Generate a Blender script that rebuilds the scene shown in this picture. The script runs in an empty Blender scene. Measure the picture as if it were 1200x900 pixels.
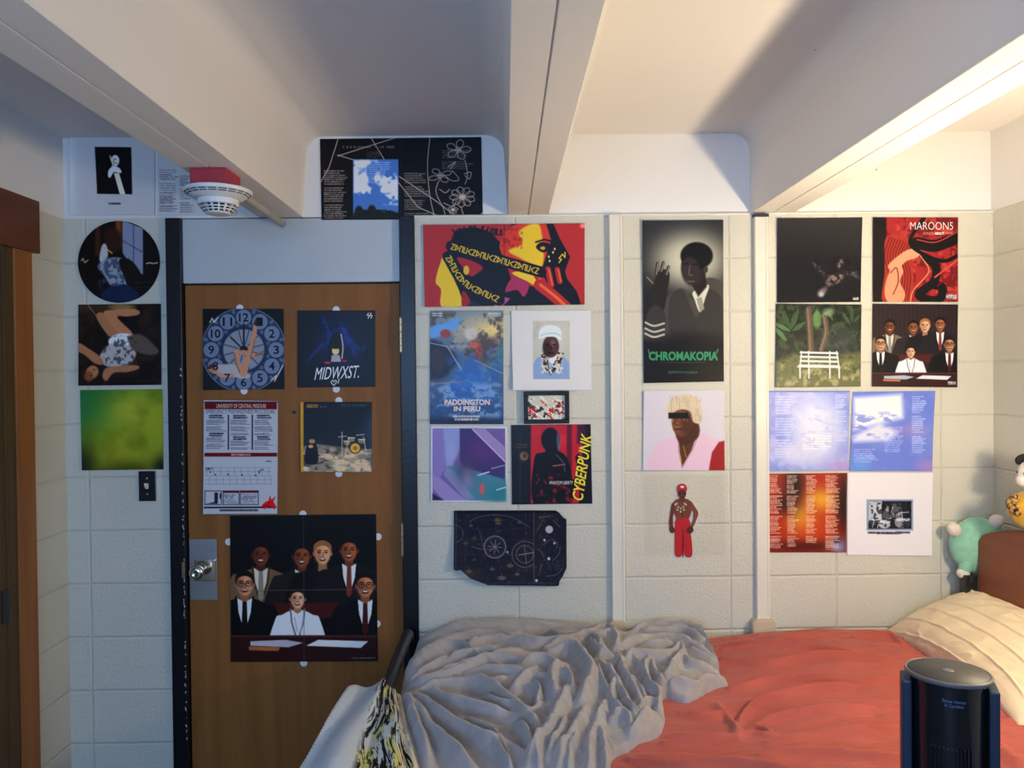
import bpy, bmesh, math, random
import numpy as np
from mathutils import Vector, Matrix, noise

random.seed(7)
RNG = np.random.default_rng(7)
SC = bpy.context.scene
COL = SC.collection

# ------------------------------------------------------------------ camera
F = 890.0                     # focal length in pixels of the 1200 px wide frame
D = 2.89                      # distance camera - back wall (back wall is Y = 0)
CAMZ = 1.68
fwd = Vector((7.0 / F, 1.0, -11.0 / F)).normalized()
r0 = fwd.cross(Vector((0, 0, 1))).normalized()
u0 = r0.cross(fwd).normalized()
ROLL = math.radians(0.57)
RIGHT = (r0 * math.cos(ROLL) - u0 * math.sin(ROLL)).normalized()
UP = RIGHT.cross(fwd).normalized()
CAMLOC = Vector((0, -D, CAMZ))
cam_data = bpy.data.cameras.new('camera')
cam_data.sensor_width = 36.0
cam_data.lens = 36.0 * F / 1200.0
cam_data.clip_start = 0.02
cam = bpy.data.objects.new('camera', cam_data)
COL.objects.link(cam)
M = Matrix((RIGHT, UP, -fwd)).transposed().to_4x4()
M.translation = CAMLOC
cam.matrix_world = M
SC.camera = cam

# ------------------------------------------------------------------ light, exposure
SC.view_settings.view_transform = 'Standard'
SC.view_settings.look = 'None'
SC.view_settings.gamma = 1.0
SC.view_settings.use_curve_mapping = False
SC.view_settings.exposure = 0.0
world = bpy.data.worlds.new('world')
SC.world = world
world.use_nodes = True
world.node_tree.nodes['Background'].inputs[0].default_value = (0.55, 0.70, 1.0, 1)
world.node_tree.nodes['Background'].inputs[1].default_value = 0.6

LAMP_POS = Vector((1.50, -1.15, 1.46))
LAMP_W = 36.0                         # the globe
UP_W = 51.0                           # spot added above the globe to brighten the ceiling; no reflector is built
LAMP_COL = (1.0, 0.80, 0.52)
WIN_W = 88.0
WIN_COL = (0.30, 0.55, 1.0)
WIN = (-1.50, 0.45, 1.30, 2.24)       # window opening in the front wall: x0 x1 z0 z1
YF = -4.5                            # front wall
ld = bpy.data.lights.new('window_daylight', 'AREA')
ld.shape = 'RECTANGLE'
ld.size = WIN[1] - WIN[0]
ld.size_y = WIN[3] - WIN[2]
ld.energy = WIN_W
ld.color = WIN_COL
lo = bpy.data.objects.new('window_daylight', ld)
COL.objects.link(lo)
lo.location = ((WIN[0] + WIN[1]) / 2, YF - 0.16, (WIN[2] + WIN[3]) / 2)
lo.rotation_euler = (math.radians(90), 0, 0)
ld = bpy.data.lights.new('added_ceiling_spot', 'SPOT')
ld.energy = UP_W
ld.color = LAMP_COL
ld.spot_size = math.radians(165)
ld.spot_blend = 0.9
ld.shadow_soft_size = 0.04
lo = bpy.data.objects.new('added_ceiling_spot', ld)
COL.objects.link(lo)
lo.location = LAMP_POS + Vector((0, 0, 0.10))
lo.rotation_euler = Vector((-0.50, 0.25, 1.0)).to_track_quat('-Z', 'Y').to_euler()
LAMP_R = 0.05                        # the lamp itself (its glowing globe) is built with the floor lamp


def ray(px, py):
    return fwd * F + RIGHT * (px - 600.0) - UP * (py - 450.0)


def W(px, py, Y=0.0):
    d = ray(px, py)
    return CAMLOC + d * ((Y + D) / d.y)


def atZ(px, py, z):
    d = ray(px, py)
    return CAMLOC + d * ((z - CAMZ) / d.z)


# ------------------------------------------------------------------ materials
def lin1(c):
    c = c / 255.0
    return c / 12.92 if c <= 0.04045 else ((c + 0.055) / 1.055) ** 2.4


def lin(c):
    return tuple(lin1(v) for v in c)


class NT:
    def __init__(s, m):
        m.use_nodes = True
        s.t = m.node_tree
        s.b = s.t.nodes['Principled BSDF']

    def n(s, typ, ins=None, **kw):
        nd = s.t.nodes.new('ShaderNode' + typ)
        for k, v in kw.items():
            setattr(nd, k, v)
        for k, v in (ins or {}).items():
            s.set(nd, k, v)
        return nd

    def set(s, nd, k, v):
        if hasattr(v, 'bl_idname') and hasattr(v, 'outputs'):
            v = v.outputs[0]
        if isinstance(v, bpy.types.NodeSocket):
            s.t.links.new(v, nd.inputs[k])
        else:
            if isinstance(v, tuple) and len(v) == 3 and nd.inputs[k].type == 'RGBA':
                v = v + (1,)
            nd.inputs[k].default_value = v

    def math(s, op, a, b=0.0, c=0.0):
        return s.n('Math', {0: a, 1: b, 2: c}, operation=op)

    def mix(s, fac, a, b):
        nd = s.n('Mix', data_type='RGBA')
        s.set(nd, 0, fac)
        s.set(nd, 6, a)
        s.set(nd, 7, b)
        return nd.outputs[2]

    def ramp(s, fac, lo_, hi):
        return s.n('MapRange', {0: fac, 1: lo_, 2: hi, 3: 0.0, 4: 1.0})


def principled(name, col, rough=0.5, metal=0.0, spec=0.5, noise_amt=0.0, noise_scale=20.0,
               bump=0.0, bump_scale=80.0, stretch=(1, 1, 1), sheen=0.0, coat=0.0, col2=None):
    m = bpy.data.materials.new(name)
    t = NT(m)
    b = t.b
    t.set(b, 'Base Color', col)
    b.inputs['Roughness'].default_value = rough
    b.inputs['Metallic'].default_value = metal
    b.inputs['Specular IOR Level'].default_value = spec
    if sheen:
        b.inputs['Sheen Weight'].default_value = sheen
        b.inputs['Sheen Roughness'].default_value = 0.5
    if coat:
        b.inputs['Coat Weight'].default_value = coat
        b.inputs['Coat Roughness'].default_value = 0.1
    tc = t.n('TexCoord')
    mp = t.n('Mapping', {0: tc.outputs['Object'], 3: stretch})
    if noise_amt or col2:
        nz = t.n('TexNoise', {'Vector': mp, 'Scale': noise_scale, 'Detail': 4.0})
        c2 = col2 or tuple(v * (1 - noise_amt) for v in col)
        t.set(b, 'Base Color', t.mix(t.ramp(nz.outputs[0], 0.35, 0.65), col, c2))
    if bump:
        nz = t.n('TexNoise', {'Vector': mp, 'Scale': bump_scale, 'Detail': 3.0})
        bp = t.n('Bump', {'Strength': min(1.0, bump), 'Distance': 0.002, 'Height': nz.outputs[0]})
        t.set(b, 'Normal', bp)
    return m


def block_wall(name, axis, u_off, z_off, col):
    """painted concrete block laid in stack bond, 0.4064 x 0.2032 m"""
    m = bpy.data.materials.new(name)
    t = NT(m)
    tc = t.n('TexCoord')
    sep = t.n('SeparateXYZ', {0: tc.outputs['Object']})
    wob = t.n('TexNoise', {'Vector': tc.outputs['Object'], 'Scale': 7.0, 'Detail': 2.0})
    wv = t.math('MULTIPLY', t.math('SUBTRACT', wob.outputs[0], 0.5), 0.006)

    def joint(coord, off, size):
        a = t.math('DIVIDE', t.math('ADD', t.math('SUBTRACT', coord, off), wv), size)
        f = t.math('FRACT', a)
        dd = t.math('MULTIPLY', t.math('MINIMUM', f, t.math('SUBTRACT', 1.0, f)), size)
        return t.ramp(dd, 0.0012, 0.0065)
    ju = joint(sep.outputs[axis], u_off, 0.4064)
    jz = joint(sep.outputs[2], z_off, 0.2032)
    jm = t.math('MINIMUM', ju, jz)
    n1 = t.n('TexNoise', {'Vector': tc.outputs['Object'], 'Scale': 95.0, 'Detail': 4.0, 'Roughness': 0.6})
    n2 = t.n('TexNoise', {'Vector': tc.outputs['Object'], 'Scale': 30.0, 'Detail': 2.0})
    h = t.math('ADD', t.math('MULTIPLY', jm, 1.0), t.math('MULTIPLY', t.ramp(n1.outputs[0], 0.35, 0.6), 0.32))
    h = t.math('ADD', h, t.math('MULTIPLY', n2.outputs[0], 0.25))
    bp = t.n('Bump', {'Strength': 0.85, 'Distance': 0.0032, 'Height': h})
    t.set(t.b, 'Normal', bp)
    dirt = t.n('TexNoise', {'Vector': tc.outputs['Object'], 'Scale': 3.0, 'Detail': 5.0})
    c = t.mix(t.ramp(dirt.outputs[0], 0.3, 0.75), col, tuple(v * 0.93 for v in col))
    c = t.mix(t.math('MULTIPLY', t.math('SUBTRACT', 1.0, jm), 0.18), c, tuple(v * 0.7 for v in col))
    t.set(t.b, 'Base Color', c)
    t.b.inputs['Roughness'].default_value = 0.45
    t.b.inputs['Specular IOR Level'].default_value = 0.35
    return m


def plaster(name, col):
    """white paint with a few dark chips and pin holes"""
    m = bpy.data.materials.new(name)
    t = NT(m)
    tc = t.n('TexCoord')
    v = t.n('TexVoronoi', {'Vector': tc.outputs['Object'], 'Scale': 9.0})
    sepc = t.n('SeparateColor', {0: v.outputs['Color']})
    near = t.math('LESS_THAN', v.outputs['Distance'], 0.034)
    few = t.math('GREATER_THAN', sepc.outputs[0], 0.74)
    chip = t.math('MULTIPLY', near, few)
    c = t.mix(t.math('MULTIPLY', chip, 0.65), col, (0.2, 0.16, 0.12))
    nz = t.n('TexNoise', {'Vector': tc.outputs['Object'], 'Scale': 40.0, 'Detail': 3.0})
    bp = t.n('Bump', {'Strength': 0.25, 'Distance': 0.003, 'Height': nz.outputs[0]})
    t.set(t.b, 'Normal', bp)
    t.set(t.b, 'Base Color', c)
    t.b.inputs['Roughness'].default_value = 0.55
    t.b.inputs['Specular IOR Level'].default_value = 0.3
    return m


def wood(name, c1, c2, rough=0.4, scale=1.0, axis='Z'):
    m = bpy.data.materials.new(name)
    t = NT(m)
    tc = t.n('TexCoord')
    st = {'Z': (14, 14, 0.9), 'Y': (14, 0.9, 14), 'X': (0.9, 14, 14)}[axis]
    mp = t.n('Mapping', {0: tc.outputs['Object'], 3: tuple(v * scale for v in st)})
    a = t.n('TexNoise', {'Vector': mp, 'Scale': 1.3, 'Detail': 6.0, 'Distortion': 0.6})
    mp2 = t.n('Mapping', {0: tc.outputs['Object'], 3: tuple(v * scale * 8 for v in st)})
    b2 = t.n('TexNoise', {'Vector': mp2, 'Scale': 1.5, 'Detail': 3.0})
    f = t.math('ADD', t.math('MULTIPLY', t.ramp(a.outputs[0], 0.3, 0.7), 0.75),
               t.math('MULTIPLY', b2.outputs[0], 0.35))
    t.set(t.b, 'Base Color', t.mix(f, c1, c2))
    t.b.inputs['Roughness'].default_value = rough
    t.b.inputs['Specular IOR Level'].default_value = 0.18
    return m


def print_mat(name, rough, spec=0.4, attr='Col', bump=0.0, bump_scale=200.0, sheen=0.0):
    m = bpy.data.materials.new(name)
    t = NT(m)
    va = t.n('VertexColor', layer_name=attr)
    t.set(t.b, 'Base Color', va.outputs[0])
    t.b.inputs['Roughness'].default_value = rough
    t.b.inputs['Specular IOR Level'].default_value = spec
    if sheen:
        t.b.inputs['Sheen Weight'].default_value = sheen
    if bump:
        tc = t.n('TexCoord')
        nz = t.n('TexNoise', {'Vector': tc.outputs['Object'], 'Scale': bump_scale, 'Detail': 3.0})
        t.set(t.b, 'Normal', t.n('Bump', {'Strength': bump, 'Distance': 0.002, 'Height': nz.outputs[0]}))
    return m


pz = W(700, 303).z
px0 = W(605, 450).x
CREAM = (0.64, 0.625, 0.53)
MT = {}
MT['block'] = block_wall('block_back', 0, px0, pz, CREAM)
MT['block_side'] = block_wall('block_side', 1, 0.02, pz, CREAM)
MT['plaster'] = plaster('plaster', (0.78, 0.77, 0.75))
MT['ceil'] = plaster('ceiling_paint', (0.76, 0.735, 0.715))
MT['beam'] = plaster('beam_paint', (0.76, 0.735, 0.715))
MT['floor'] = principled('floor_tile', (0.11, 0.095, 0.08), 0.4, noise_amt=0.3, noise_scale=14)
MT['door'] = wood('door_wood', (0.31, 0.125, 0.031), (0.205, 0.077, 0.018), 0.5)
MT['casing'] = wood('casing_wood', (0.36, 0.14, 0.038), (0.23, 0.083, 0.024), 0.42)
MT['casing_dark'] = wood('casing_dark', (0.17, 0.055, 0.022), (0.11, 0.037, 0.015), 0.42, axis='Y')
MT['panel_dark'] = wood('panel_dark', (0.11, 0.065, 0.027), (0.07, 0.042, 0.018), 0.45)
MT['black'] = principled('black_paint', (0.006, 0.006, 0.009), 0.35, bump=0.3, bump_scale=60, spec=0.3)
MT['metal_black'] = principled('black_metal', (0.012, 0.012, 0.013), 0.38, spec=0.45, bump=0.15, bump_scale=150)
MT['steel'] = principled('brushed_steel', (0.42, 0.43, 0.46), 0.38, metal=0.9, noise_amt=0.15, stretch=(3, 3, 90), noise_scale=5)
MT['steel_bright'] = principled('polished_steel', (0.7, 0.7, 0.7), 0.18, metal=1.0, noise_amt=0.05)
MT['brass'] = principled('worn_brass', (0.45, 0.36, 0.22), 0.35, metal=0.85, noise_amt=0.3, noise_scale=60)
MT['transom'] = principled('transom_paint', (0.50, 0.54, 0.56), 0.45, noise_amt=0.05, noise_scale=4, bump=0.1)
MT['raceway'] = principled('raceway_cream', (0.74, 0.71, 0.62), 0.4, noise_amt=0.05, noise_scale=10)
MT['raceway_box'] = principled('raceway_box', (0.58, 0.49, 0.35), 0.45, noise_amt=0.06, noise_scale=10)
MT['red'] = principled('red_paint', (0.42, 0.018, 0.03), 0.4, noise_amt=0.2, noise_scale=40, bump=0.3, bump_scale=50)
MT['white_plastic'] = principled('white_plastic', (0.72, 0.72, 0.70), 0.3, noise_amt=0.03)
MT['slot'] = principled('dark_slot', (0.02, 0.022, 0.03), 0.6, noise_amt=0.2)
MT['pipe'] = principled('grey_pipe', (0.40, 0.39, 0.36), 0.45, noise_amt=0.1)
MT['switch'] = principled('switch_plate', (0.03, 0.035, 0.045), 0.25, metal=0.6, noise_amt=0.2)
MT['print'] = print_mat('glossy_print', 0.36, 0.2)
MT['print_matte'] = print_mat('matte_print', 0.6, 0.12)
MT['tab'] = principled('white_tab', (0.75, 0.76, 0.78), 0.6, noise_amt=0.05)
MT['frame'] = wood('frame_black', (0.018, 0.013, 0.012), (0.010, 0.008, 0.008), 0.35)
MT['comforter'] = principled('rust_cotton', (0.45, 0.098, 0.074), 0.85, spec=0.2, noise_amt=0.14, noise_scale=9,
                             bump=0.25, bump_scale=420, sheen=0.15)
MT['blanket'] = principled('grey_fleece', (0.37, 0.345, 0.335), 0.9, spec=0.15, noise_amt=0.16, noise_scale=22,
                           bump=0.35, bump_scale=260, sheen=0.35)
MT['pillow'] = principled('cream_pillowcase', (0.76, 0.63, 0.43), 0.85, spec=0.2, noise_amt=0.06, noise_scale=12,
                          bump=0.2, bump_scale=500, sheen=0.1)
MT['mattress'] = principled('mattress_ticking', (0.12, 0.16, 0.30), 0.8, noise_amt=0.1)
MT['headboard'] = wood('headboard_wood', (0.25, 0.085, 0.040), (0.17, 0.058, 0.028), 0.42, axis='Y')
MT['mint'] = principled('mint_plush', (0.26, 0.56, 0.40), 0.95, spec=0.1, noise_amt=0.15, noise_scale=40,
                        bump=0.5, bump_scale=300, sheen=0.4)
MT['white_plush'] = principled('white_plush', (0.75, 0.68, 0.60), 0.95, spec=0.1, noise_amt=0.1, noise_scale=60,
                               bump=0.5, bump_scale=300, sheen=0.4)
MT['yellow_plush'] = principled('yellow_plush', (0.62, 0.36, 0.03), 0.95, spec=0.1, noise_amt=0.25, noise_scale=30,
                                bump=0.5, bump_scale=300, sheen=0.3)
MT['leopard'] = principled('leopard_plush', (0.50, 0.29, 0.10), 0.95, spec=0.1, col2=(0.015, 0.010, 0.008), noise_scale=90,
                           bump=0.4, bump_scale=300)
MT['black_plush'] = principled('black_plush', (0.01, 0.01, 0.01), 0.9, noise_amt=0.1)
MT['fan_body'] = principled('fan_black_gloss', (0.008, 0.009, 0.013), 0.16, noise_amt=0.1, coat=0.3)
MT['fan_panel'] = principled('fan_blue_panel', (0.012, 0.026, 0.060), 0.45, noise_amt=0.08)
MT['fan_top'] = principled('fan_top_disc', (0.040, 0.041, 0.043), 0.55, noise_amt=0.1)
MT['fan_rim'] = principled('fan_rim_grey', (0.13, 0.135, 0.14), 0.4, noise_amt=0.1)
MT['fan_text'] = principled('fan_lettering', (0.10, 0.19, 0.32), 0.5, noise_amt=0.05)
MT['towel'] = print_mat('towel_cotton', 0.95, 0.05, bump=0.5, bump_scale=330)
MT['window_white'] = principled('window_frame_paint', (0.7, 0.7, 0.7), 0.4, noise_amt=0.05)


# ------------------------------------------------------------------ object helpers
def link(name, me, mat=None, parent=None, smooth=False):
    o = bpy.data.objects.new(name, me)
    COL.objects.link(o)
    if mat is not None:
        for mm in (mat if isinstance(mat, (list, tuple)) else [mat]):
            me.materials.append(mm)
    if parent is not None:
        o.parent = parent
        o.matrix_parent_inverse = Matrix.Translation(-parent.location) if False else Matrix()
        # parents are unrotated Empties or meshes at the origin of their own frame
        if parent.type == 'EMPTY':
            o.location = -Vector(parent.location)
            if parent.rotation_euler.z:
                o.location = (0, 0, 0)
    if smooth:
        me.polygons.foreach_set('use_smooth', [True] * len(me.polygons))
    return o


def bobj(name, bm, mat, parent=None, smooth=False):
    me = bpy.data.meshes.new(name)
    bmesh.ops.recalc_face_normals(bm, faces=bm.faces)
    bm.to_mesh(me)
    bm.free()
    return link(name, me, mat, parent, smooth)


def tag(o, label, cat, group=None):
    o['label'] = label
    o['category'] = cat
    if group:
        o['group'] = group
    return o


def thing(name, label, cat, loc=(0, 0, 0), group=None, rz=0.0):
    o = bpy.data.objects.new(name, None)
    o.empty_display_size = 0.05
    COL.objects.link(o)
    o.location = loc
    o.rotation_euler = (0, 0, rz)
    return tag(o, label, cat, group)


def struct(o):
    o['kind'] = 'structure'
    return o


def box(bm, x0, x1, y0, y1, z0, z1, bev=0.0, mi=0):
    vs = [bm.verts.new((x, y, z)) for x in (x0, x1) for y in (y0, y1) for z in (z0, z1)]
    idx = [(0, 1, 3, 2), (4, 6, 7, 5), (0, 4, 5, 1), (2, 3, 7, 6), (0, 2, 6, 4), (1, 5, 7, 3)]
    fs = [bm.faces.new([vs[i] for i in f]) for f in idx]
    for f in fs:
        f.material_index = mi
    if bev:
        es = list({e for f in fs for e in f.edges})
        r = bmesh.ops.bevel(bm, geom=es, offset=bev, segments=2, profile=0.6, affect='EDGES')
        for f in r['faces']:
            f.material_index = mi
    return fs


def prism_y(bm, prof, y0, y1, mi=0):
    """profile [(x,z)] extruded along Y"""
    a = [bm.verts.new((x, y0, z)) for x, z in prof]
    b = [bm.verts.new((x, y1, z)) for x, z in prof]
    n = len(prof)
    fs = [bm.faces.new(a), bm.faces.new(b[::-1])]
    for i in range(n):
        fs.append(bm.faces.new((a[i], b[i], b[(i + 1) % n], a[(i + 1) % n])))
    for f in fs:
        f.material_index = mi
    return fs


def prism_x(bm, prof, x0, x1, mi=0):
    """profile [(y,z)] extruded along X"""
    a = [bm.verts.new((x0, y, z)) for y, z in prof]
    b = [bm.verts.new((x1, y, z)) for y, z in prof]
    n = len(prof)
    fs = [bm.faces.new(a), bm.faces.new(b[::-1])]
    for i in range(n):
        fs.append(bm.faces.new((a[i], b[i], b[(i + 1) % n], a[(i + 1) % n])))
    return fs


def lathe(bm, prof, c, seg=40, axis='Z', sx=1.0, sy=1.0, mi=0):
    """profile [(r,h)] around an axis through c"""
    rings = []
    for r, h in prof:
        ring = []
        for k in range(seg):
            a = 2 * math.pi * k / seg
            p, q = r * math.cos(a) * sx, r * math.sin(a) * sy
            v = {'Z': (c[0] + p, c[1] + q, c[2] + h), 'Y': (c[0] + p, c[1] + h, c[2] + q),
                 'X': (c[0] + h, c[1] + p, c[2] + q)}[axis]
            ring.append(bm.verts.new(v))
        rings.append(ring)
    for i in range(len(rings) - 1):
        for k in range(seg):
            f = bm.faces.new((rings[i][k], rings[i][(k + 1) % seg], rings[i + 1][(k + 1) % seg], rings[i + 1][k]))
            f.material_index = mi
    for ring in (rings[0], rings[-1]):
        try:
            f = bm.faces.new(ring)
            f.material_index = mi
        except ValueError:
            pass


def tube(bm, pts, r, seg=14):
    pts = [Vector(p) for p in pts]
    rings = []
    for i, p in enumerate(pts):
        d = (pts[min(i + 1, len(pts) - 1)] - pts[max(i - 1, 0)]).normalized()
        a = d.orthogonal().normalized() if i == 0 else (rings[-1][1] - d * rings[-1][1].dot(d)).normalized()
        b = d.cross(a)
        rings.append(([bm.verts.new(p + (a * math.cos(2 * math.pi * k / seg) + b * math.sin(2 * math.pi * k / seg)) * r)
                       for k in range(seg)], a))
    for i in range(len(rings) - 1):
        for k in range(seg):
            bm.faces.new((rings[i][0][k], rings[i][0][(k + 1) % seg], rings[i + 1][0][(k + 1) % seg], rings[i + 1][0][k]))
    bm.faces.new(rings[0][0])
    bm.faces.new(rings[-1][0][::-1])


def blob(bm, c, rx, ry, rz, rot=None, wob=0.0, seg=32, power=1.0, seed=0.0, mi=0):
    """a sewn, stuffed round body"""
    R = rot or Matrix.Identity(3)
    vs = []
    nr = seg // 2
    for i in range(nr + 1):
        th = math.pi * i / nr
        row = []
        for k in range(seg):
            ph = 2 * math.pi * k / seg
            n = Vector((math.sin(th) * math.cos(ph), math.sin(th) * math.sin(ph), math.cos(th)))
            s = 1 + wob * noise.noise(n * 1.7 + Vector((seed, seed, 0)))
            p = Vector((n.x * rx * s, n.y * ry * s, n.z * rz * s))
            row.append(bm.verts.new(Vector(c) + R @ p))
            if i in (0, nr):
                break
        vs.append(row)
    for i in range(nr):
        for k in range(seg):
            k2 = (k + 1) % seg
            a, b = vs[i], vs[i + 1]
            if i == 0:
                f = bm.faces.new((a[0], b[k], b[k2]))
            elif i == nr - 1:
                f = bm.faces.new((a[k], b[0], a[k2]))
            else:
                f = bm.faces.new((a[k], b[k], b[k2], a[k2]))
            f.material_index = mi
            f.smooth = True


def grid_mesh(name, P, mat, parent=None, mask=None, wrap=False, colors=None, smooth=True):
    """P: (n,m,3) array of points -> one mesh, optional face mask and point colours"""
    n, m = P.shape[:2]
    idx = np.arange(n * m).reshape(n, m)
    if wrap:
        a, b = idx[:-1], idx[1:]
        q = np.stack([a, np.roll(a, -1, 1), np.roll(b, -1, 1), b], -1).reshape(-1, 4)
    else:
        q = np.stack([idx[:-1, :-1], idx[:-1, 1:], idx[1:, 1:], idx[1:, :-1]], -1).reshape(-1, 4)
    if mask is not None:
        q = q[mask.reshape(-1)]
    V = P.reshape(-1, 3)
    used = np.unique(q)
    remap = np.full(len(V), -1)
    remap[used] = np.arange(len(used))
    q = remap[q]
    V = V[used]
    me = raw_mesh(name, V, q)
    if colors is not None:
        set_colors(me, colors.reshape(-1, 3)[used])
    return link(name, me, mat, parent, smooth)


def raw_mesh(name, V, q, extra=None):
    me = bpy.data.meshes.new(name)
    faces_n = len(q)
    loops = q.reshape(-1).astype(np.int32)
    counts = np.full(faces_n, q.shape[1], np.int32)
    if extra is not None and len(extra):
        loops = np.concatenate([loops] + [np.array(f, np.int32) for f in extra])
        counts = np.concatenate([counts, np.array([len(f) for f in extra], np.int32)])
    starts = np.concatenate([[0], np.cumsum(counts)[:-1]]).astype(np.int32)
    me.vertices.add(len(V))
    me.vertices.foreach_set('co', np.ascontiguousarray(V, np.float32).reshape(-1))
    me.loops.add(len(loops))
    me.loops.foreach_set('vertex_index', loops)
    me.polygons.add(len(counts))
    me.polygons.foreach_set('loop_start', starts)
    me.polygons.foreach_set('loop_total', counts)
    me.update(calc_edges=True)
    me.validate()
    return me


def set_colors(me, C):
    at = me.color_attributes.new('Col', 'FLOAT_COLOR', 'POINT')
    c4 = np.ones((len(C), 4), np.float32)
    c4[:, :3] = C
    at.data.foreach_set('color', c4.reshape(-1))


def text_mesh(s, bold=0.0):
    """the outline of a word, scaled to a unit box: verts (n,2), faces"""
    cu = bpy.data.curves.new('lettering', 'FONT')
    cu.body = s
    cu.resolution_u = 3
    cu.offset = bold
    o = bpy.data.objects.new('lettering', cu)
    me = bpy.data.meshes.new_from_object(o)
    V = np.array([v.co[:2] for v in me.vertices])
    fs = [tuple(p.vertices) for p in me.polygons]
    bpy.data.objects.remove(o)
    bpy.data.curves.remove(cu)
    bpy.data.meshes.remove(me)
    mn, mx = V.min(0), V.max(0)
    return (V - mn) / np.maximum(mx - mn, 1e-6), fs


# ------------------------------------------------------------------ the printing press: colours laid on a grid of points
def smooth_poly(pts, n=6):
    p = np.array(pts, float)
    out = []
    N = len(p)
    for i in range(N):
        a, b, c, d = p[i - 1], p[i], p[(i + 1) % N], p[(i + 2) % N]
        for k in range(n):
            t = k / n
            out.append(0.5 * ((2 * b) + (c - a) * t + (2 * a - 5 * b + 4 * c - d) * t * t + (3 * b - a - 3 * c + d) * t ** 3))
    return np.array(out)


def smooth_line(pts, n=6):
    p = np.array(pts, float)
    if len(p) < 3:
        return p
    q = np.vstack([2 * p[0] - p[1], p, 2 * p[-1] - p[-2]])
    out = []
    for i in range(1, len(q) - 2):
        a, b, c, d = q[i - 1], q[i], q[i + 1], q[i + 2]
        for k in range(n):
            t = k / n
            out.append(0.5 * ((2 * b) + (c - a) * t + (2 * a - 5 * b + 4 * c - d) * t * t + (3 * b - a - 3 * c + d) * t ** 3))
    out.append(p[-1])
    return np.array(out)


def seg_dist(X, Y, pts):
    d = np.full(X.shape, 1e9)
    for (ax, ay), (bx, by) in zip(pts[:-1], pts[1:]):
        vx, vy = bx - ax, by - ay
        L = vx * vx + vy * vy + 1e-9
        t = np.clip(((X - ax) * vx + (Y - ay) * vy) / L, 0, 1)
        d = np.minimum(d, (X - ax - t * vx) ** 2 + (Y - ay - t * vy) ** 2)
    return np.sqrt(d)


def inside(X, Y, pts):
    r = np.zeros(X.shape, bool)
    n = len(pts)
    for i in range(n):
        ax, ay = pts[i]
        bx, by = pts[(i + 1) % n]
        if ay == by:
            continue
        c = ((ay > Y) != (by > Y)) & (X < (bx - ax) * (Y - ay) / (by - ay) + ax)
        r ^= c
    return r


def vnoise(X, Y, scale, seed=0):
    """smooth value noise 0..1"""
    x, y = X / scale + seed * 17.3, Y / scale + seed * 9.7
    xi, yi = np.floor(x).astype(np.int64), np.floor(y).astype(np.int64)
    fx, fy = x - xi, y - yi
    fx, fy = fx * fx * (3 - 2 * fx), fy * fy * (3 - 2 * fy)

    def h(a, b):
        v = np.sin(a * 127.1 + b * 311.7 + seed * 74.7) * 43758.5453
        return v - np.floor(v)
    return (h(xi, yi) * (1 - fx) + h(xi + 1, yi) * fx) * (1 - fy) + (h(xi, yi + 1) * (1 - fx) + h(xi + 1, yi + 1) * fx) * fy


def fbm(X, Y, scale, seed=0, oct=3):
    s, a, t = 0, 1.0, 0
    for i in range(oct):
        s = s + a * vnoise(X, Y, scale / 2 ** i, seed + i)
        t += a
        a *= 0.55
    return s / t


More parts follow.
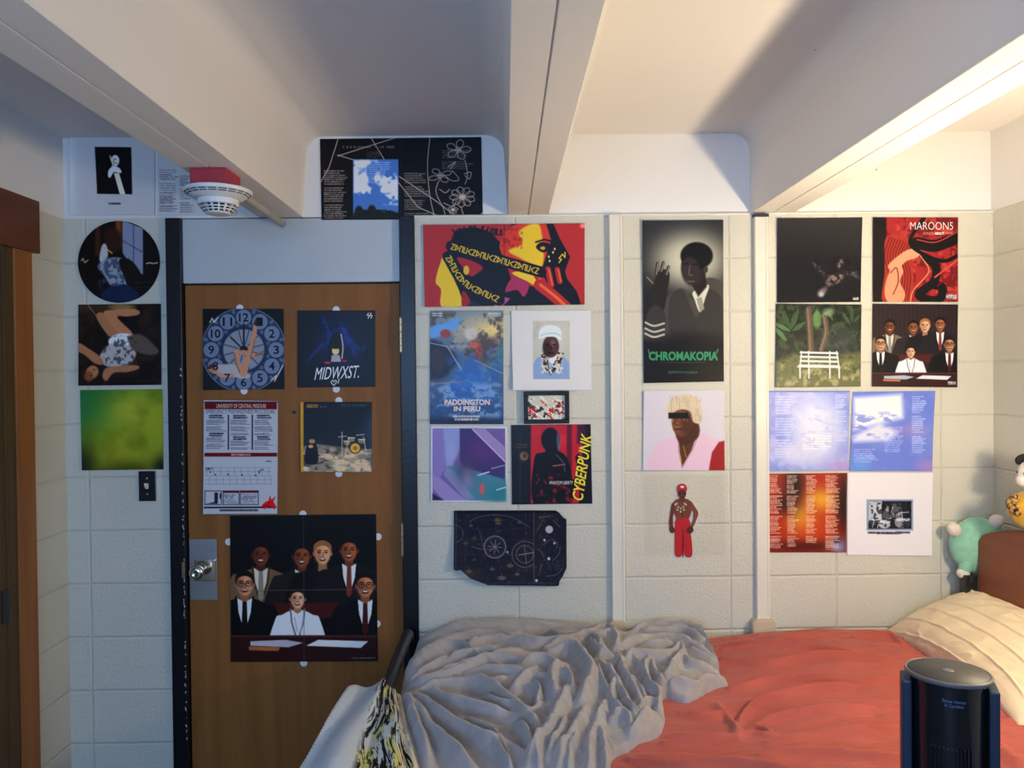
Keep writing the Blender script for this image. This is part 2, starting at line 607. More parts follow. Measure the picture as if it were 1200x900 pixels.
class Print:
    """a sheet given by four photo corners on the wall (tl,tr,br,bl); colours as 0..255 under the local light"""

    def __init__(s, quad, white, bg, k=1.6, disc=None, column=None):
        s.white = white
        s.tone = 1.38 if white[2] > white[0] + 30 else 1.12      # how deep this sheet's darks are
        s.disc = disc
        if disc:
            cx, cy, R = disc
            nr, nt = int(R * k), int(2 * math.pi * R * k * 0.7)
            rr = np.linspace(0.002, 1, nr)[:, None] * R
            aa = np.linspace(0, 2 * math.pi, nt, endpoint=False)[None, :]
            s.PX, s.PY = cx + rr * np.cos(aa), cy + rr * np.sin(aa)
            quad = [(cx - R, cy - R), (cx + R, cy - R), (cx + R, cy + R), (cx - R, cy + R)]
        elif column:
            xs, top, bot = column
            nx = int((xs[-1] - xs[0]) * k)
            ny = int((max(bot[1]) - min(top[1])) * k)
            x = np.linspace(xs[0], xs[-1], nx)
            t_ = np.interp(x, top[0], top[1])
            b_ = np.interp(x, bot[0], bot[1])
            v = np.linspace(0, 1, ny)[:, None]
            s.PX = np.repeat(x[None, :], ny, 0)
            s.PY = t_[None, :] * (1 - v) + b_[None, :] * v
            quad = [(xs[0], min(top[1])), (xs[-1], min(top[1])), (xs[-1], max(bot[1])), (xs[0], max(bot[1]))]
        else:
            q = np.array(quad, float)
            nx = int(max(q[1][0] - q[0][0], q[2][0] - q[3][0]) * k)
            ny = int(max(q[3][1] - q[0][1], q[2][1] - q[1][1]) * k)
            u = np.linspace(0, 1, nx)[None, :]
            v = np.linspace(0, 1, ny)[:, None]
            f = lambda i: (q[0][i] * (1 - u) + q[1][i] * u) * (1 - v) + (q[3][i] * (1 - u) + q[2][i] * u) * v
            s.PX, s.PY = f(0), f(1)
        s.quad = quad
        s.x0, s.y0 = s.PX.min(), s.PY.min()
        s.x1, s.y1 = s.PX.max(), s.PY.max()
        s.C = np.zeros(s.PX.shape + (3,)) + np.array(bg, float)
        s.words = []

    def lay(s, a, col, sel=None):
        a = np.asarray(a)[..., None]
        s.C = s.C * (1 - a) + np.array(col, float) * a

    def _box(s, x0, y0, x1, y1, pad):
        m = (s.PX > x0 - pad) & (s.PX < x1 + pad) & (s.PY > y0 - pad) & (s.PY < y1 + pad)
        return m

    def _put(s, m, a, col):
        a = a[..., None]
        s.C[m] = s.C[m] * (1 - a) + np.array(col, float) * a

    def poly(s, pts, col, soft=0.8, a=1.0, smooth=False):
        p = smooth_poly(pts) if smooth else np.array(pts, float)
        m = s._box(p[:, 0].min(), p[:, 1].min(), p[:, 0].max(), p[:, 1].max(), soft + 1)
        X, Y = s.PX[m], s.PY[m]
        if not len(X):
            return s
        d = seg_dist(X, Y, np.vstack([p, p[:1]]))
        sd = np.where(inside(X, Y, p), -d, d)
        s._put(m, np.clip(0.5 - sd / soft, 0, 1) * a, col)
        return s

    def rect(s, x0, y0, x1, y1, col, soft=0.7, a=1.0):
        m = s._box(x0, y0, x1, y1, soft + 1)
        X, Y = s.PX[m], s.PY[m]
        sd = np.maximum(np.maximum(x0 - X, X - x1), np.maximum(y0 - Y, Y - y1))
        s._put(m, np.clip(0.5 - sd / soft, 0, 1) * a, col)
        return s

    def ell(s, cx, cy, rx, ry, col, soft=0.8, a=1.0, rot=0.0):
        R = max(rx, ry)
        m = s._box(cx - R, cy - R, cx + R, cy + R, soft + 1)
        X, Y = s.PX[m] - cx, s.PY[m] - cy
        c, sn = math.cos(rot), math.sin(rot)
        x, y = X * c + Y * sn, -X * sn + Y * c
        r = np.sqrt((x / rx) ** 2 + (y / ry) ** 2) + 1e-6
        sd = (r - 1) * min(rx, ry)
        s._put(m, np.clip(0.5 - sd / soft, 0, 1) * a, col)
        return s

    def ring(s, cx, cy, r, w, col, a=1.0):
        d = np.abs(np.hypot(s.PX - cx, s.PY - cy) - r) - w / 2
        s.lay(np.clip(0.5 - d / 0.7, 0, 1) * a, col)
        return s

    def line(s, pts, w, col, a=1.0, soft=0.7, smooth=False):
        p = smooth_line(pts) if smooth else np.array(pts, float)
        m = s._box(p[:, 0].min(), p[:, 1].min(), p[:, 0].max(), p[:, 1].max(), w + 1)
        d = seg_dist(s.PX[m], s.PY[m], p) - w / 2
        s._put(m, np.clip(0.5 - d / soft, 0, 1) * a, col)
        return s

    def glow(s, cx, cy, rx, ry, col, a=1.0, p=2.0):
        r2 = ((s.PX - cx) / rx) ** 2 + ((s.PY - cy) / ry) ** 2
        s.lay(np.exp(-r2 ** (p / 2)) * a, col)
        return s

    def vgrad(s, y0, c0, y1, c1):
        t = np.clip((s.PY - y0) / (y1 - y0), 0, 1)[..., None]
        s.C = np.array(c0, float) * (1 - t) + np.array(c1, float) * t
        return s

    def noise(s, scale, lo_, hi, col, seed=0, a=1.0, box_=None, sx=1.0, sy=1.0):
        n = fbm(s.PX * sx, s.PY * sy, scale, seed)
        al = np.clip((n - lo_) / (hi - lo_), 0, 1) * a
        if box_:
            x0, y0, x1, y1, f = box_
            sd = np.maximum(np.maximum(x0 - s.PX, s.PX - x1), np.maximum(y0 - s.PY, s.PY - y1))
            al = al * np.clip(0.5 - sd / f, 0, 1)
        s.lay(al, col)
        return s

    def grain(s, amt):
        s.C = np.clip(s.C * (1 + amt * (RNG.random(s.PX.shape)[..., None] - 0.5)), 0, 255)
        return s

    def micro(s, x0, y0, x1, y1, step, col, a=0.6, seed=1, fill=0.72, para=0, ragged=0.35, h=0.45):
        """rows of print far too small to read"""
        m = (s.PX >= x0) & (s.PX <= x1) & (s.PY >= y0) & (s.PY <= y1)
        X, Y = s.PX[m], s.PY[m]
        row = np.floor((Y - y0) / step)
        fr = (Y - y0) / step - row
        hsh = lambda v, k: np.modf(np.abs(np.sin(v * 12.9898 + k * 78.233 + seed) * 43758.5453))[0]
        end = 1 - ragged * hsh(row, 1)
        t = (X - x0) / (x1 - x0)
        ch = hsh(np.floor(X / 1.1) + row * 31.7, 2)
        on = (fr < h + 0.15) & (t < end) & (ch < fill + 0.15)
        if para:
            on &= (np.mod(row, para) < para - 1)
        s._put(m, on * a * (0.6 + 0.4 * ch), col)
        return s

    def word(s, txt, x0, y0, x1, y1, col, rot=0.0, bold=0.0, slant=0.0):
        """lettering fitted in a box; rot turns it about the box centre (degrees, anticlockwise)"""
        s.words.append((txt, x0, y0, x1, y1, col, rot, bold, slant))
        return s

    def bust(s, x, y, h, skin, hair, coat, shirt=None, tie=None, mouth='smile', lean=0.0, glasses=False, wide=1.0, lit=0.3):
        L = lambda pts: [(x + px * h * (wide if abs(px) > 0.6 else 1) + lean * h * max(py, 0), y + py * h) for px, py in pts]
        s.poly(L([(-1.5, 2.6), (-1.32, 1.05), (-.9, .82), (-.3, .6), (.3, .6), (.9, .82), (1.32, 1.05), (1.5, 2.6)]), coat, 1.0, smooth=True)
        dk = tuple(v * 0.55 for v in coat)
        s.poly(L([(-.17, .2), (.17, .2), (.2, .8), (-.2, .8)]), tuple(v * 0.7 for v in skin))
        if shirt:
            s.poly(L([(-.32, .58), (0, .78), (.32, .58), (.26, 1.2), (0, 2.1), (-.26, 1.2)]), shirt)
            s.line(L([(-.36, .55), (-.3, 1.2), (0, 2.2)]), h * .09, dk)
            s.line(L([(.36, .55), (.3, 1.2), (0, 2.2)]), h * .09, dk)
        if tie:
            s.poly(L([(-.09, .74), (.09, .74), (.13, 1.9), (0, 2.1), (-.13, 1.9)]), tie)
        s.ell(x - .37 * h, y + .03 * h, .06 * h, .1 * h, tuple(v * 0.8 for v in skin))
        s.ell(x + .37 * h, y + .03 * h, .06 * h, .1 * h, tuple(v * 0.8 for v in skin))
        s.ell(x, y - .12 * h, .40 * h, .43 * h, hair)
        s.ell(x, y + .06 * h, .34 * h, .44 * h, skin, soft=max(0.8, h * .08))
        s.ell(x - .2 * h, y + .1 * h, .16 * h, .34 * h, tuple(v * 0.6 for v in skin), soft=h * .25, a=.55)
        s.ell(x + .12 * h, y - .12 * h, .12 * h, .1 * h, tuple(min(255, v * 1.35) for v in skin), soft=h * .2, a=lit)
        s.poly(L([(-.38, -.05), (-.36, -.38), (0, -.56), (.36, -.38), (.38, -.05), (.3, -.24), (0, -.33), (-.3, -.24)]), hair, smooth=True)
        dsk = tuple(v * 0.28 for v in skin)
        for sx in (-.15, .15):
            s.ell(x + sx * h, y - .02 * h, .075 * h, .035 * h, dsk)
            s.line(L([(sx - .08, -.1), (sx + .08, -.11)]), h * .05, dsk, a=.8)
        s.line(L([(.02, 0), (.05, .14), (-.04, .16)]), h * .045, tuple(v * 0.55 for v in skin), a=.8)
        if mouth == 'smile':
            s.ell(x, y + .28 * h, .14 * h, .075 * h, (50, 20, 22))
            s.ell(x, y + .255 * h, .11 * h, .03 * h, (225, 215, 205))
        else:
            s.ell(x, y + .27 * h, .1 * h, .035 * h, tuple(v * 0.5 for v in skin))
        if glasses:
            for sx in (-.16, .16):
                s.ring(x + sx * h, y - .01 * h, .12 * h, .035 * h, (25, 25, 30))
        return s

    # ---- build the sheet
    def build(s, name, label, cat='poster', Y=0.0, lift=(0, 0, 0, 0), bow=0.0, group=None, mat='print', parent=None,
              gap=0.0012, seed=0.0, thick=0.0009):
        q = s.quad
        S_ = D / F
        u = (s.PX - s.x0) / (s.x1 - s.x0)
        v = (s.PY - s.y0) / (s.y1 - s.y0)

        def disp(u, v):
            l = (lift[0] * (np.clip(1 - u - v, 0, 1)) ** 2 + lift[1] * (np.clip(u - v, 0, 1)) ** 2
                 + lift[2] * (np.clip(u + v - 1, 0, 1)) ** 2 + lift[3] * (np.clip(v - u, 0, 1)) ** 2)
            l = l + bow * np.sin(np.pi * np.clip(u, 0, 1)) * (0.4 + 0.6 * np.clip(v, 0, 1))
            l = l + 0.0016 * (vnoise(u, v, 0.45, seed + 3) - 0.3)
            return np.maximum(l, 0)
        dz = disp(u, v)
        Yp = Y - gap - thick - dz
        # unproject every point on the wall plane, then lift it straight off the wall
        dirx = fwd.x * F + RIGHT.x * (s.PX - 600) - UP.x * (s.PY - 450)
        diry = fwd.y * F + RIGHT.y * (s.PX - 600) - UP.y * (s.PY - 450)
        dirz = fwd.z * F + RIGHT.z * (s.PX - 600) - UP.z * (s.PY - 450)
        t = (Y + D) / diry
        P = np.stack([dirx * t, Yp, CAMZ + dirz * t], -1)
        n, m = s.PX.shape
        idx = np.arange(n * m).reshape(n, m)
        if s.disc:
            a, b = idx[:-1], idx[1:]
            quads = np.stack([a, np.roll(a, -1, 1), np.roll(b, -1, 1), b], -1).reshape(-1, 4)
            rim = list(idx[-1])
            centre = [tuple(idx[0])]
        else:
            quads = np.stack([idx[:-1, :-1], idx[1:, :-1], idx[1:, 1:], idx[:-1, 1:]], -1).reshape(-1, 4)
            rim = list(idx[0]) + list(idx[1:, -1]) + list(idx[-1, -2::-1]) + list(idx[-2:0:-1, 0])
            centre = []
        V = P.reshape(-1, 3)
        C = s.C.reshape(-1, 3)
        # the sheet's cut edge and back
        rim = np.array(rim)
        back = V[rim].copy()
        back[:, 1] += thick
        nb = len(V)
        V = np.vstack([V, back])
        C = np.vstack([C, C[rim] * 0 + np.array(s.white) * 0.9])
        k = len(rim)
        j = np.arange(k)
        skirt = np.stack([rim, rim[(j + 1) % k], nb + (j + 1) % k, nb + j], -1)
        quads = np.vstack([quads, skirt])
        extra = [c for c in centre]
        for (txt, x0, y0, x1, y1, col, rot, bold, slant) in s.words:
            tv, fs = text_mesh(txt, bold)
            cx, cy = (x0 + x1) / 2, (y0 + y1) / 2
            lx = (tv[:, 0] - 0.5) * (x1 - x0) + slant * (tv[:, 1] - 0.5) * (y1 - y0)
            ly = -(tv[:, 1] - 0.5) * (y1 - y0)
            c, sn = math.cos(math.radians(rot)), math.sin(math.radians(rot))
            X = cx + lx * c + ly * sn
            Yy = cy - lx * sn + ly * c
            uu, vv = (X - s.x0) / (s.x1 - s.x0), (Yy - s.y0) / (s.y1 - s.y0)
            yy = Y - gap - thick - disp(uu, vv) - 0.0005
            pts = np.array([list(W(a, b, Y)) for a, b in zip(X, Yy)])
            pts[:, 1] = yy
            base = len(V)
            V = np.vstack([V, pts])
            C = np.vstack([C, np.zeros((len(pts), 3)) + np.array(col, float)])
            extra += [tuple(base + i for i in f) for f in fs]
        me = raw_mesh(name, V, quads, extra)
        Cl = np.clip(C, 0, 255) / 255.0
        Cl = np.where(Cl <= 0.04045, Cl / 12.92, ((Cl + 0.055) / 1.055) ** 2.4)
        Wl = np.array(lin(s.white))
        set_colors(me, np.clip((Cl / Wl) ** s.tone * 0.78, 0, 0.88)[:len(me.vertices)])
        o = link(name, me, MT[mat], parent)
        if label:
            w_, h_ = s.x1 - s.x0, s.y1 - s.y0
            if group is None and .85 < w_ / h_ < 1.15 and w_ < 120:
                group = 'square prints on the wall and door'
            tag(o, label, cat, group)
        return o


def dots(par, pts, Y, r=4.2):
    for (x, y) in pts:
        bm = bmesh.new()
        c = W(x, y, Y)
        lathe(bm, [(r * D / F, 0), (r * D / F * 0.9, -0.0007)], (c.x, Y - 0.0002, c.z), 20, 'Y')
        bobj('adhesive_dot', bm, MT['tab'], par)


# ================================================================== the room
XL = W(76, 450).x
XR = W(1164, 450).x
ZC = W(700, 157).z
ZB = W(620, 252).z                 # underside of the ceiling beams / top of the block wall
JL0, JL1 = W(198, 450).x, W(216, 450).x
JR0, JR1 = W(470, 450).x, W(488, 450).x
BEAMS = [(W(303, 255).x, W(355, 255).x), (W(595, 252).x, W(643, 252).x), (W(880, 249).x, W(930, 248).x)]

bm = bmesh.new()
box(bm, XL - 0.1, XR + 0.1, YF - 0.1, 0.12, -0.1, 0.0)
struct(bobj('floor', bm, MT['floor']))
bm = bmesh.new()
box(bm, XL - 0.1, XR + 0.1, YF - 0.1, 0.12, ZC, ZC + 0.1)
struct(bobj('ceiling', bm, MT['ceil']))
# block part of the back wall, left and right of the door opening
bm = bmesh.new()
box(bm, XL - 0.1, JL0, 0.0, 0.12, 0.0, ZB)
box(bm, JR1, XR + 0.1, 0.0, 0.12, 0.0, ZB)
struct(bobj('wall_back', bm, MT['block']))
bm = bmesh.new()
box(bm, XL - 0.1, XR + 0.1, 0.006, 0.12, ZB, ZC)
# coved corners of each ceiling bay
struct(bobj('wall_back_upper', bm, MT['plaster']))
for nm, x0, x1 in (('wall_left', XL - 0.1, XL), ('wall_right', XR, XR + 0.1)):
    bm = bmesh.new()
    box(bm, x0, x1, YF - 0.1, 0.0, 0.0, ZB, mi=0)
    struct(bobj(nm, bm, MT['block_side']))
    bm = bmesh.new()
    off = 0.004 if x0 < 0 else -0.004
    box(bm, x0 - (0.004 if x0 > 0 else 0), x1 + (0.004 if x0 < 0 else 0), YF - 0.1, 0.0055, ZB, ZC)
    struct(bobj(nm + '_upper', bm, MT['plaster']))
bm = bmesh.new()
box(bm, XL, WIN[0], YF - 0.12, YF, 0, ZC)
box(bm, WIN[1], XR, YF - 0.12, YF, 0, ZC)
box(bm, WIN[0], WIN[1], YF - 0.12, YF, 0, WIN[2])
box(bm, WIN[0], WIN[1], YF - 0.12, YF, WIN[3], ZC)
struct(bobj('wall_front', bm, MT['plaster']))
bm = bmesh.new()
for a in (WIN[0], (WIN[0] + WIN[1]) / 2 - 0.02, WIN[1] - 0.04):
    box(bm, a, a + 0.04, YF - 0.09, YF - 0.03, WIN[2], WIN[3], 0.004)
for a in (WIN[2], WIN[3] - 0.04):
    box(bm, WIN[0] + 0.04, WIN[1] - 0.04, YF - 0.09, YF - 0.03, a, a + 0.04, 0.004)
wn = struct(bobj('window_1', bm, MT['window_white']))

# ceiling beams: two concrete legs with a caulked joint between them
for i, (a, b) in enumerate(BEAMS):
    c = (a + b) / 2
    tp = 0.022
    fl, fr = ((.012, .016), (.012, .03), (.002, .016))[i]      # how far each side leans out below the cove
    R_ = .07
    cove = [(R_ * (1 - math.cos(k * math.pi / 32)), -R_ * (1 - math.sin(k * math.pi / 32))) for k in range(17)]
    pr = [(a, ZB + .002), (a + .002, ZB), (c - .003, ZB), (c - .001, ZB + .006), (c + .001, ZB + .006), (c + .003, ZB), (b - .002, ZB), (b, ZB + .002)]
    pr += [(b + fr + x, ZC + z) for x, z in cove] + [(a - fl - x, ZC + z) for x, z in cove[::-1]]
    bm = bmesh.new()
    prism_y(bm, pr, YF, 0.0058)
    o = struct(bobj('trim_%d' % (i + 1), bm, MT['beam']))
# rough lip of paint where plaster meets block
bm = bmesh.new()
xs = np.linspace(JR1, XR, 90)
prev = None
for x in xs:
    w = 0.004 + 0.004 * noise.noise(Vector((x * 14, 0, 0)))
    ring = [bm.verts.new((x, 0.004, ZB + .004)), bm.verts.new((x, -0.003 - w * .3, ZB + .001)),
            bm.verts.new((x, -0.003, ZB - .002 - w)), bm.verts.new((x, 0.004, ZB - .003 - w))]
    if prev:
        for k in range(3):
            bm.faces.new((prev[k], ring[k], ring[k + 1], prev[k + 1]))
    prev = ring
struct(bobj('trim_4', bm, MT['raceway'], smooth=True))

# ------------------------------------------------------------------ entrance door
DY = 0.012                                  # face of the leaf
zt = W(343, 332).z
bm = bmesh.new()
box(bm, JL1 + .003, JR0 - .003, DY, DY + .045, 0.008, zt - .003, 0.002)
door = struct(bobj('door_1', bm, MT['door']))
bm = bmesh.new()
box(bm, JL0, JL1, -0.014, 0.11, 0, ZB - .002, 0.003)
o = bobj('door_jamb', bm, MT['black'], door)
bm = bmesh.new()
box(bm, JR0, JR1, -0.014, 0.11, 0, ZB - .002, 0.003)
o = bobj('door_jamb', bm, MT['black'], door)
bm = bmesh.new()
box(bm, JL1, JR0, 0.004, 0.05, zt + .004, ZB - .004, 0.002)
o = bobj('transom_panel', bm, MT['transom'], door)
bm = bmesh.new()
box(bm, JL1, JR0, 0.06, 0.11, 0, ZB)
o = bobj('door_backing', bm, MT['black'], door)
# chipped paint along the latch-side jamb
bm = bmesh.new()
for k in range(70):
    z = random.uniform(0.3, 1.75)
    h = random.uniform(.002, .011)
    x = JL1 - .0035 - random.random() ** 2 * .004
    box(bm, x - random.uniform(.0012, .003), x, -0.0149, -0.0138, z, z + h)
chip = bobj('paint_chip', bm, MT['raceway'], door)
chip['kind'] = 'stuff'
for (hx, hy, hh) in ((470.5, 393, 40), (472, 631, 38)):
    c = W(hx, hy, DY)
    bm = bmesh.new()
    H2 = hh / 2 * D / F
    for k in range(5):
        z0 = c.z - H2 + 2 * H2 * k / 5
        lathe(bm, [(.0058, .0006), (.0065, .0015), (.0065, 2 * H2 / 5 - .0015), (.0058, 2 * H2 / 5 - .0006)], (c.x, -0.012, z0), 14)
    lathe(bm, [(.003, -.004), (.005, -.001), (.004, .0)], (c.x, -0.012, c.z - H2), 12)
    lathe(bm, [(.004, 0), (.005, .002), (.003, .005)], (c.x, -0.012, c.z + H2), 12)
    box(bm, c.x - .004, c.x + .004, -0.010, DY, c.z - H2, c.z + H2)
    o = bobj('hinge', bm, MT['brass'], door)
# lock plate with knob
a, b = W(222, 632, DY), W(255, 703, DY)
bm = bmesh.new()
box(bm, a.x, b.x, DY - .004, DY, b.z, a.z, .0015)
plate = bobj('lock_plate', bm, MT['steel'], door)
a, b = W(229, 655, DY), W(254, 680, DY)
bm = bmesh.new()
box(bm, a.x, b.x, DY - .012, DY - .004, b.z, a.z, .003)
bobj('rose', bm, MT['steel_bright'], plate)
c = W(237, 667, DY)
bm = bmesh.new()
lathe(bm, [(.013, -.012), (.012, -.03), (.018, -.036), (.0265, -.046), (.028, -.055), (.025, -.064), (.016, -.069), (.009, -.0695), (.008, -.068), (.001, -.068)],
      (c.x, DY, c.z), 36, 'Y')
bobj('knob', bm, MT['steel_bright'], plate, True)
bm = bmesh.new()
a = W(217, 667, 0)
box(bm, a.x - .006, a.x + .005, -0.016, -0.012, a.z - .03, a.z + .03, .001)
bobj('strike_plate', bm, MT['brass'], door)
bm = bmesh.new()
a = W(345, 483, DY)
lathe(bm, [(.007, 0), (.007, -.003), (.004, -.004)], (a.x, DY, a.z), 16, 'Y')
bobj('peephole', bm, MT['slot'], door)

# ------------------------------------------------------------------ wardrobe door on the left wall
def leftY(px):                               # depth of a photo column on the left wall
    d = ray(px, 450)
    return (d * (XL / d.x)).y - D


y_out, y_in = leftY(35), leftY(15)
zh0, zh1 = 2.125, 2.31
bm = bmesh.new()
box(bm, XL - .03, XL + .004, -1.4, y_in - 0.05, 0.01, zh0 - .02, .002)
d2 = struct(bobj('door_2', bm, MT['panel_dark']))
bm = bmesh.new()
box(bm, XL, XL + .016, y_in - 0.005, y_out, 0, zh0, .003)
bobj('side_casing', bm, MT['casing'], d2)
bm = bmesh.new()
box(bm, XL, XL + .010, y_in - 0.055, y_in - .005, 0, zh0, .002)
bobj('stop_strip', bm, MT['panel_dark'], d2)
bm = bmesh.new()
box(bm, XL, XL + .024, -1.5, y_out + .035, zh0, zh1, .003)
bobj('head_casing', bm, MT['casing_dark'], d2)
d_ = ray(7, 710)
p = CAMLOC + d_ * ((XL + .006) / d_.x)
bm = bmesh.new()
box(bm, XL + .002, XL + .009, p.y - .02, p.y + .02, p.z - .055, p.z + .055, .001)
bobj('latch_plate', bm, MT['metal_black'], d2)

# ------------------------------------------------------------------ wiring channels on the wall
def raceway(xc, wpx, ytop, ybot, boxw, boxtop, label, cap=False):
    a, b = W(xc - wpx / 2, ybot), W(xc + wpx / 2, ytop)
    x0, x1 = a.x, b.x
    t = thing('cable_raceway', label, 'cable cover', ((x0 + x1) / 2, 0, W(xc, ybot).z), 'vertical cable covers')
    z1 = ZB - .006 - (.012 if cap else 0)
    bm = bmesh.new()
    prism = [(x0, 0.0), (x0, -.017), (x0 + .003, -.0205), (x0 + .009, -.0205), (x0 + .010, -.019), (x1 - .010, -.019), (x1 - .009, -.0205), (x1 - .003, -.0205), (x1, -.017), (x1, 0.0)]
    zb = W(xc, ybot).z
    va = [bm.verts.new((x, y, zb)) for x, y in prism]
    vb = [bm.verts.new((x, y, z1)) for x, y in prism]
    n = len(prism)
    for k in range(n):
        bm.faces.new((va[k], vb[k], vb[(k + 1) % n], va[(k + 1) % n]))
    bm.faces.new(va)
    bm.faces.new(vb[::-1])
    bobj('channel', bm, MT['raceway'], t)
    if cap:
        bm = bmesh.new()
        box(bm, x0 - .002, x1 + .002, -.024, 0, z1, z1 + .012, .001)
        bobj('dark_gap_block', bm, MT['slot'], t)  # dark box put in for the black, shaded gap above the channel
    c0, c1 = W(xc - boxw / 2, boxtop), W(xc + boxw / 2, 760)
    bm = bmesh.new()
    dx = .004
    prof = [(c0.x, .56), (c0.x, c0.z - .012), (c0.x + .010, c0.z), (c1.x - .010, c0.z), (c1.x, c0.z - .012), (c1.x, .56)]
    prism_y(bm, prof, -0.045, 0)
    bmesh.ops.bevel(bm, geom=list(bm.edges), offset=.003, segments=2, affect='EDGES')
    bobj('junction_box', bm, MT['raceway_box'], t)


raceway(722.5, 12, 253, 728, 21, 725, 'cream vertical cable cover running down beside the tall black poster, left of it')
raceway(891.5, 13, 253, 728, 27, 723, 'cream vertical cable cover with a dark top end, right of the tall black poster', True)

# ------------------------------------------------------------------ light switch
a, b = W(163, 552), W(184, 587)
t = thing('light_switch', 'dark metal toggle light switch under the green poster', 'light switch', ((a.x + b.x) / 2, 0, (a.z + b.z) / 2))
bm = bmesh.new()
box(bm, a.x, b.x, -.007, 0, b.z, a.z, .003)
bobj('cover_plate', bm, MT['switch'], t)
c = Vector(((a.x + b.x) / 2, 0, (a.z + b.z) / 2))
bm = bmesh.new()
prism_x(bm, [(-.006, c.z - .011), (-.006, c.z + .011), (-.010, c.z + .010), (-.019, c.z + .013), (-.021, c.z + .006), (-.012, c.z - .008)], c.x - .005, c.x + .005)
bobj('toggle', bm, MT['raceway'], t)
for s_ in (-1, 1):
    bm = bmesh.new()
    lathe(bm, [(.0035, -.0065), (.0035, -.008), (.002, -.0088)], (c.x, 0, c.z + s_ * .030), 14, 'Y')
    bobj('screw', bm, MT['steel_bright'], t)
bm = bmesh.new()
box(bm, b.x - .003, b.x + .0015, -.0075, 0, b.z, a.z, .0008)
bobj('edge_strip', bm, MT['steel_bright'], t)

# ------------------------------------------------------------------ smoke detector and its conduit under the left beam
bc = (BEAMS[0][0] + BEAMS[0][1]) / 2
ya = -0.695
t = thing('smoke_detector', 'white smoke detector on a red box under the left ceiling beam', 'smoke detector', (bc - .002, ya + .055, ZB))
xa = W(222, 205, ya).x
xb = W(265, 205, ya).x
cx, cy = (xa + xb) / 2, ya + .055
bm = bmesh.new()
hb = .056
box(bm, xa, xb, ya, ya + .12, ZB - hb, ZB - .001, .003)
bobj('back_box', bm, MT['red'], t)
cx, cy = cx + .012, ya + .045
bm = bmesh.new()
lathe(bm, [(.02, 0), (.094, 0), (.097, -.003), (.093, -.010), (.075, -.022), (.058, -.030)], (cx, cy, ZB - hb), 56)
base = bobj('base_ring', bm, MT['white_plastic'], t, True)
bm = bmesh.new()
for rr, hh in ((.0905, -.0125), (.0835, -.0170)):
    for k in range(20):
        a0 = 2 * math.pi * k / 20 + .05
        for q in range(3):
            aa = a0 + q * .085
            vs = []
            for (r_, h_, an) in ((rr + .0018, hh + .0006, aa), (rr + .0018, hh + .0006, aa + .085), (rr - .0012, hh - .0014, aa + .085), (rr - .0012, hh - .0014, aa)):
                vs.append(bm.verts.new((cx + r_ * math.cos(an), cy + r_ * math.sin(an), ZB - hb + h_)))
            bm.faces.new(vs)
bobj('slot_ring', bm, MT['slot'], base)
bm = bmesh.new()
z0 = ZB - hb
lathe(bm, [(.055, -.026), (.0575, -.030), (.0575, -.044), (.055, -.046)], (cx, cy, z0), 48)
lathe(bm, [(.043, -.046), (.033, -.068)], (cx, cy, z0), 48, mi=1)
lathe(bm, [(.001, -.072), (.030, -.0715), (.036, -.069), (.036, -.066), (.0335, -.066)], (cx, cy, z0), 48)
for k in range(16):
    a0 = 2 * math.pi * k / 16
    ca, sa = math.cos(a0), math.sin(a0)
    tx, ty = -sa * .0022, ca * .0022
    vs = []
    for r_, h_ in ((.0565, -.044), (.0375, -.068), (.032, -.068), (.047, -.044)):
        vs.append([bm.verts.new((cx + r_ * ca + s_ * tx, cy + r_ * sa + s_ * ty, z0 + h_)) for s_ in (-1, 1)])
    for i in range(4):
        bm.faces.new((vs[i][0], vs[i][1], vs[(i + 1) % 4][1], vs[(i + 1) % 4][0]))
for r_, h_ in ((.0495, -.0535), (.0435, -.0605)):
    lathe(bm, [(r_ + .0012, h_ + .0012), (r_ + .0008, h_ - .0012), (r_ - .002, h_ - .0012), (r_ - .002, h_ + .0012), (r_ + .0012, h_ + .0012)], (cx, cy, z0), 48)
bobj('sensor_head', bm, [MT['white_plastic'], MT['slot']], t)
bm = bmesh.new()
pw = W(331, 263)
tube(bm, [(pw.x, ya + .10, ZB - .022), (pw.x, -.25, ZB - .022), (pw.x, .004, pw.z)], .012, 18)
tag(bobj('conduit_pipe', bm, MT['pipe'], None, True), 'grey round conduit pipe running back from the smoke detector to above the door', 'pipe')
#POSTERS_BEGIN
# ================================================================== prints on the walls
WL = (130, 148, 178)
WLW = (128, 142, 168)
WM = (206, 206, 208)
WC = (222, 212, 200)
WR = (241, 224, 202)
SKB, SKL = (92, 58, 44), (196, 150, 122)

# --- left column beside the door
p = Print(None, WLW, (14, 12, 14), disc=(140, 307, 48))
p.rect(112, 250, 118, 300, (52, 34, 26), 3)
p.rect(136, 250, 143, 290, (84, 56, 38), 3)
p.poly([(144, 258), (168, 268), (168, 322), (160, 318), (150, 306), (144, 296)], (88, 102, 138), 1.5)
p.line([(157, 262), (157, 318)], 1.4, (58, 70, 100)).line([(144, 282), (168, 296)], 1.4, (58, 70, 100))
p.ell(132, 282, 11, 15, (38, 28, 26), 4)
p.poly([(120, 288), (125, 287), (127, 300), (121, 308), (117, 304)], (112, 128, 152), 1.5, smooth=True)
p.poly([(115, 312), (126, 303), (140, 302), (152, 307), (146, 322), (150, 340), (132, 336), (122, 322)], (92, 110, 140), 2, smooth=True)
p.noise(5, .5, .6, (44, 58, 88), 3, .8, (116, 302, 150, 338, 5))
p.poly([(140, 306), (152, 304), (164, 318), (166, 332), (150, 330)], (22, 20, 24), 2, smooth=True)
p.poly([(118, 346), (130, 336), (150, 334), (164, 346), (150, 354), (130, 354)], (22, 36, 70), 3, smooth=True)
p.line([(124, 291), (132, 297)], 1.2, (150, 122, 70))
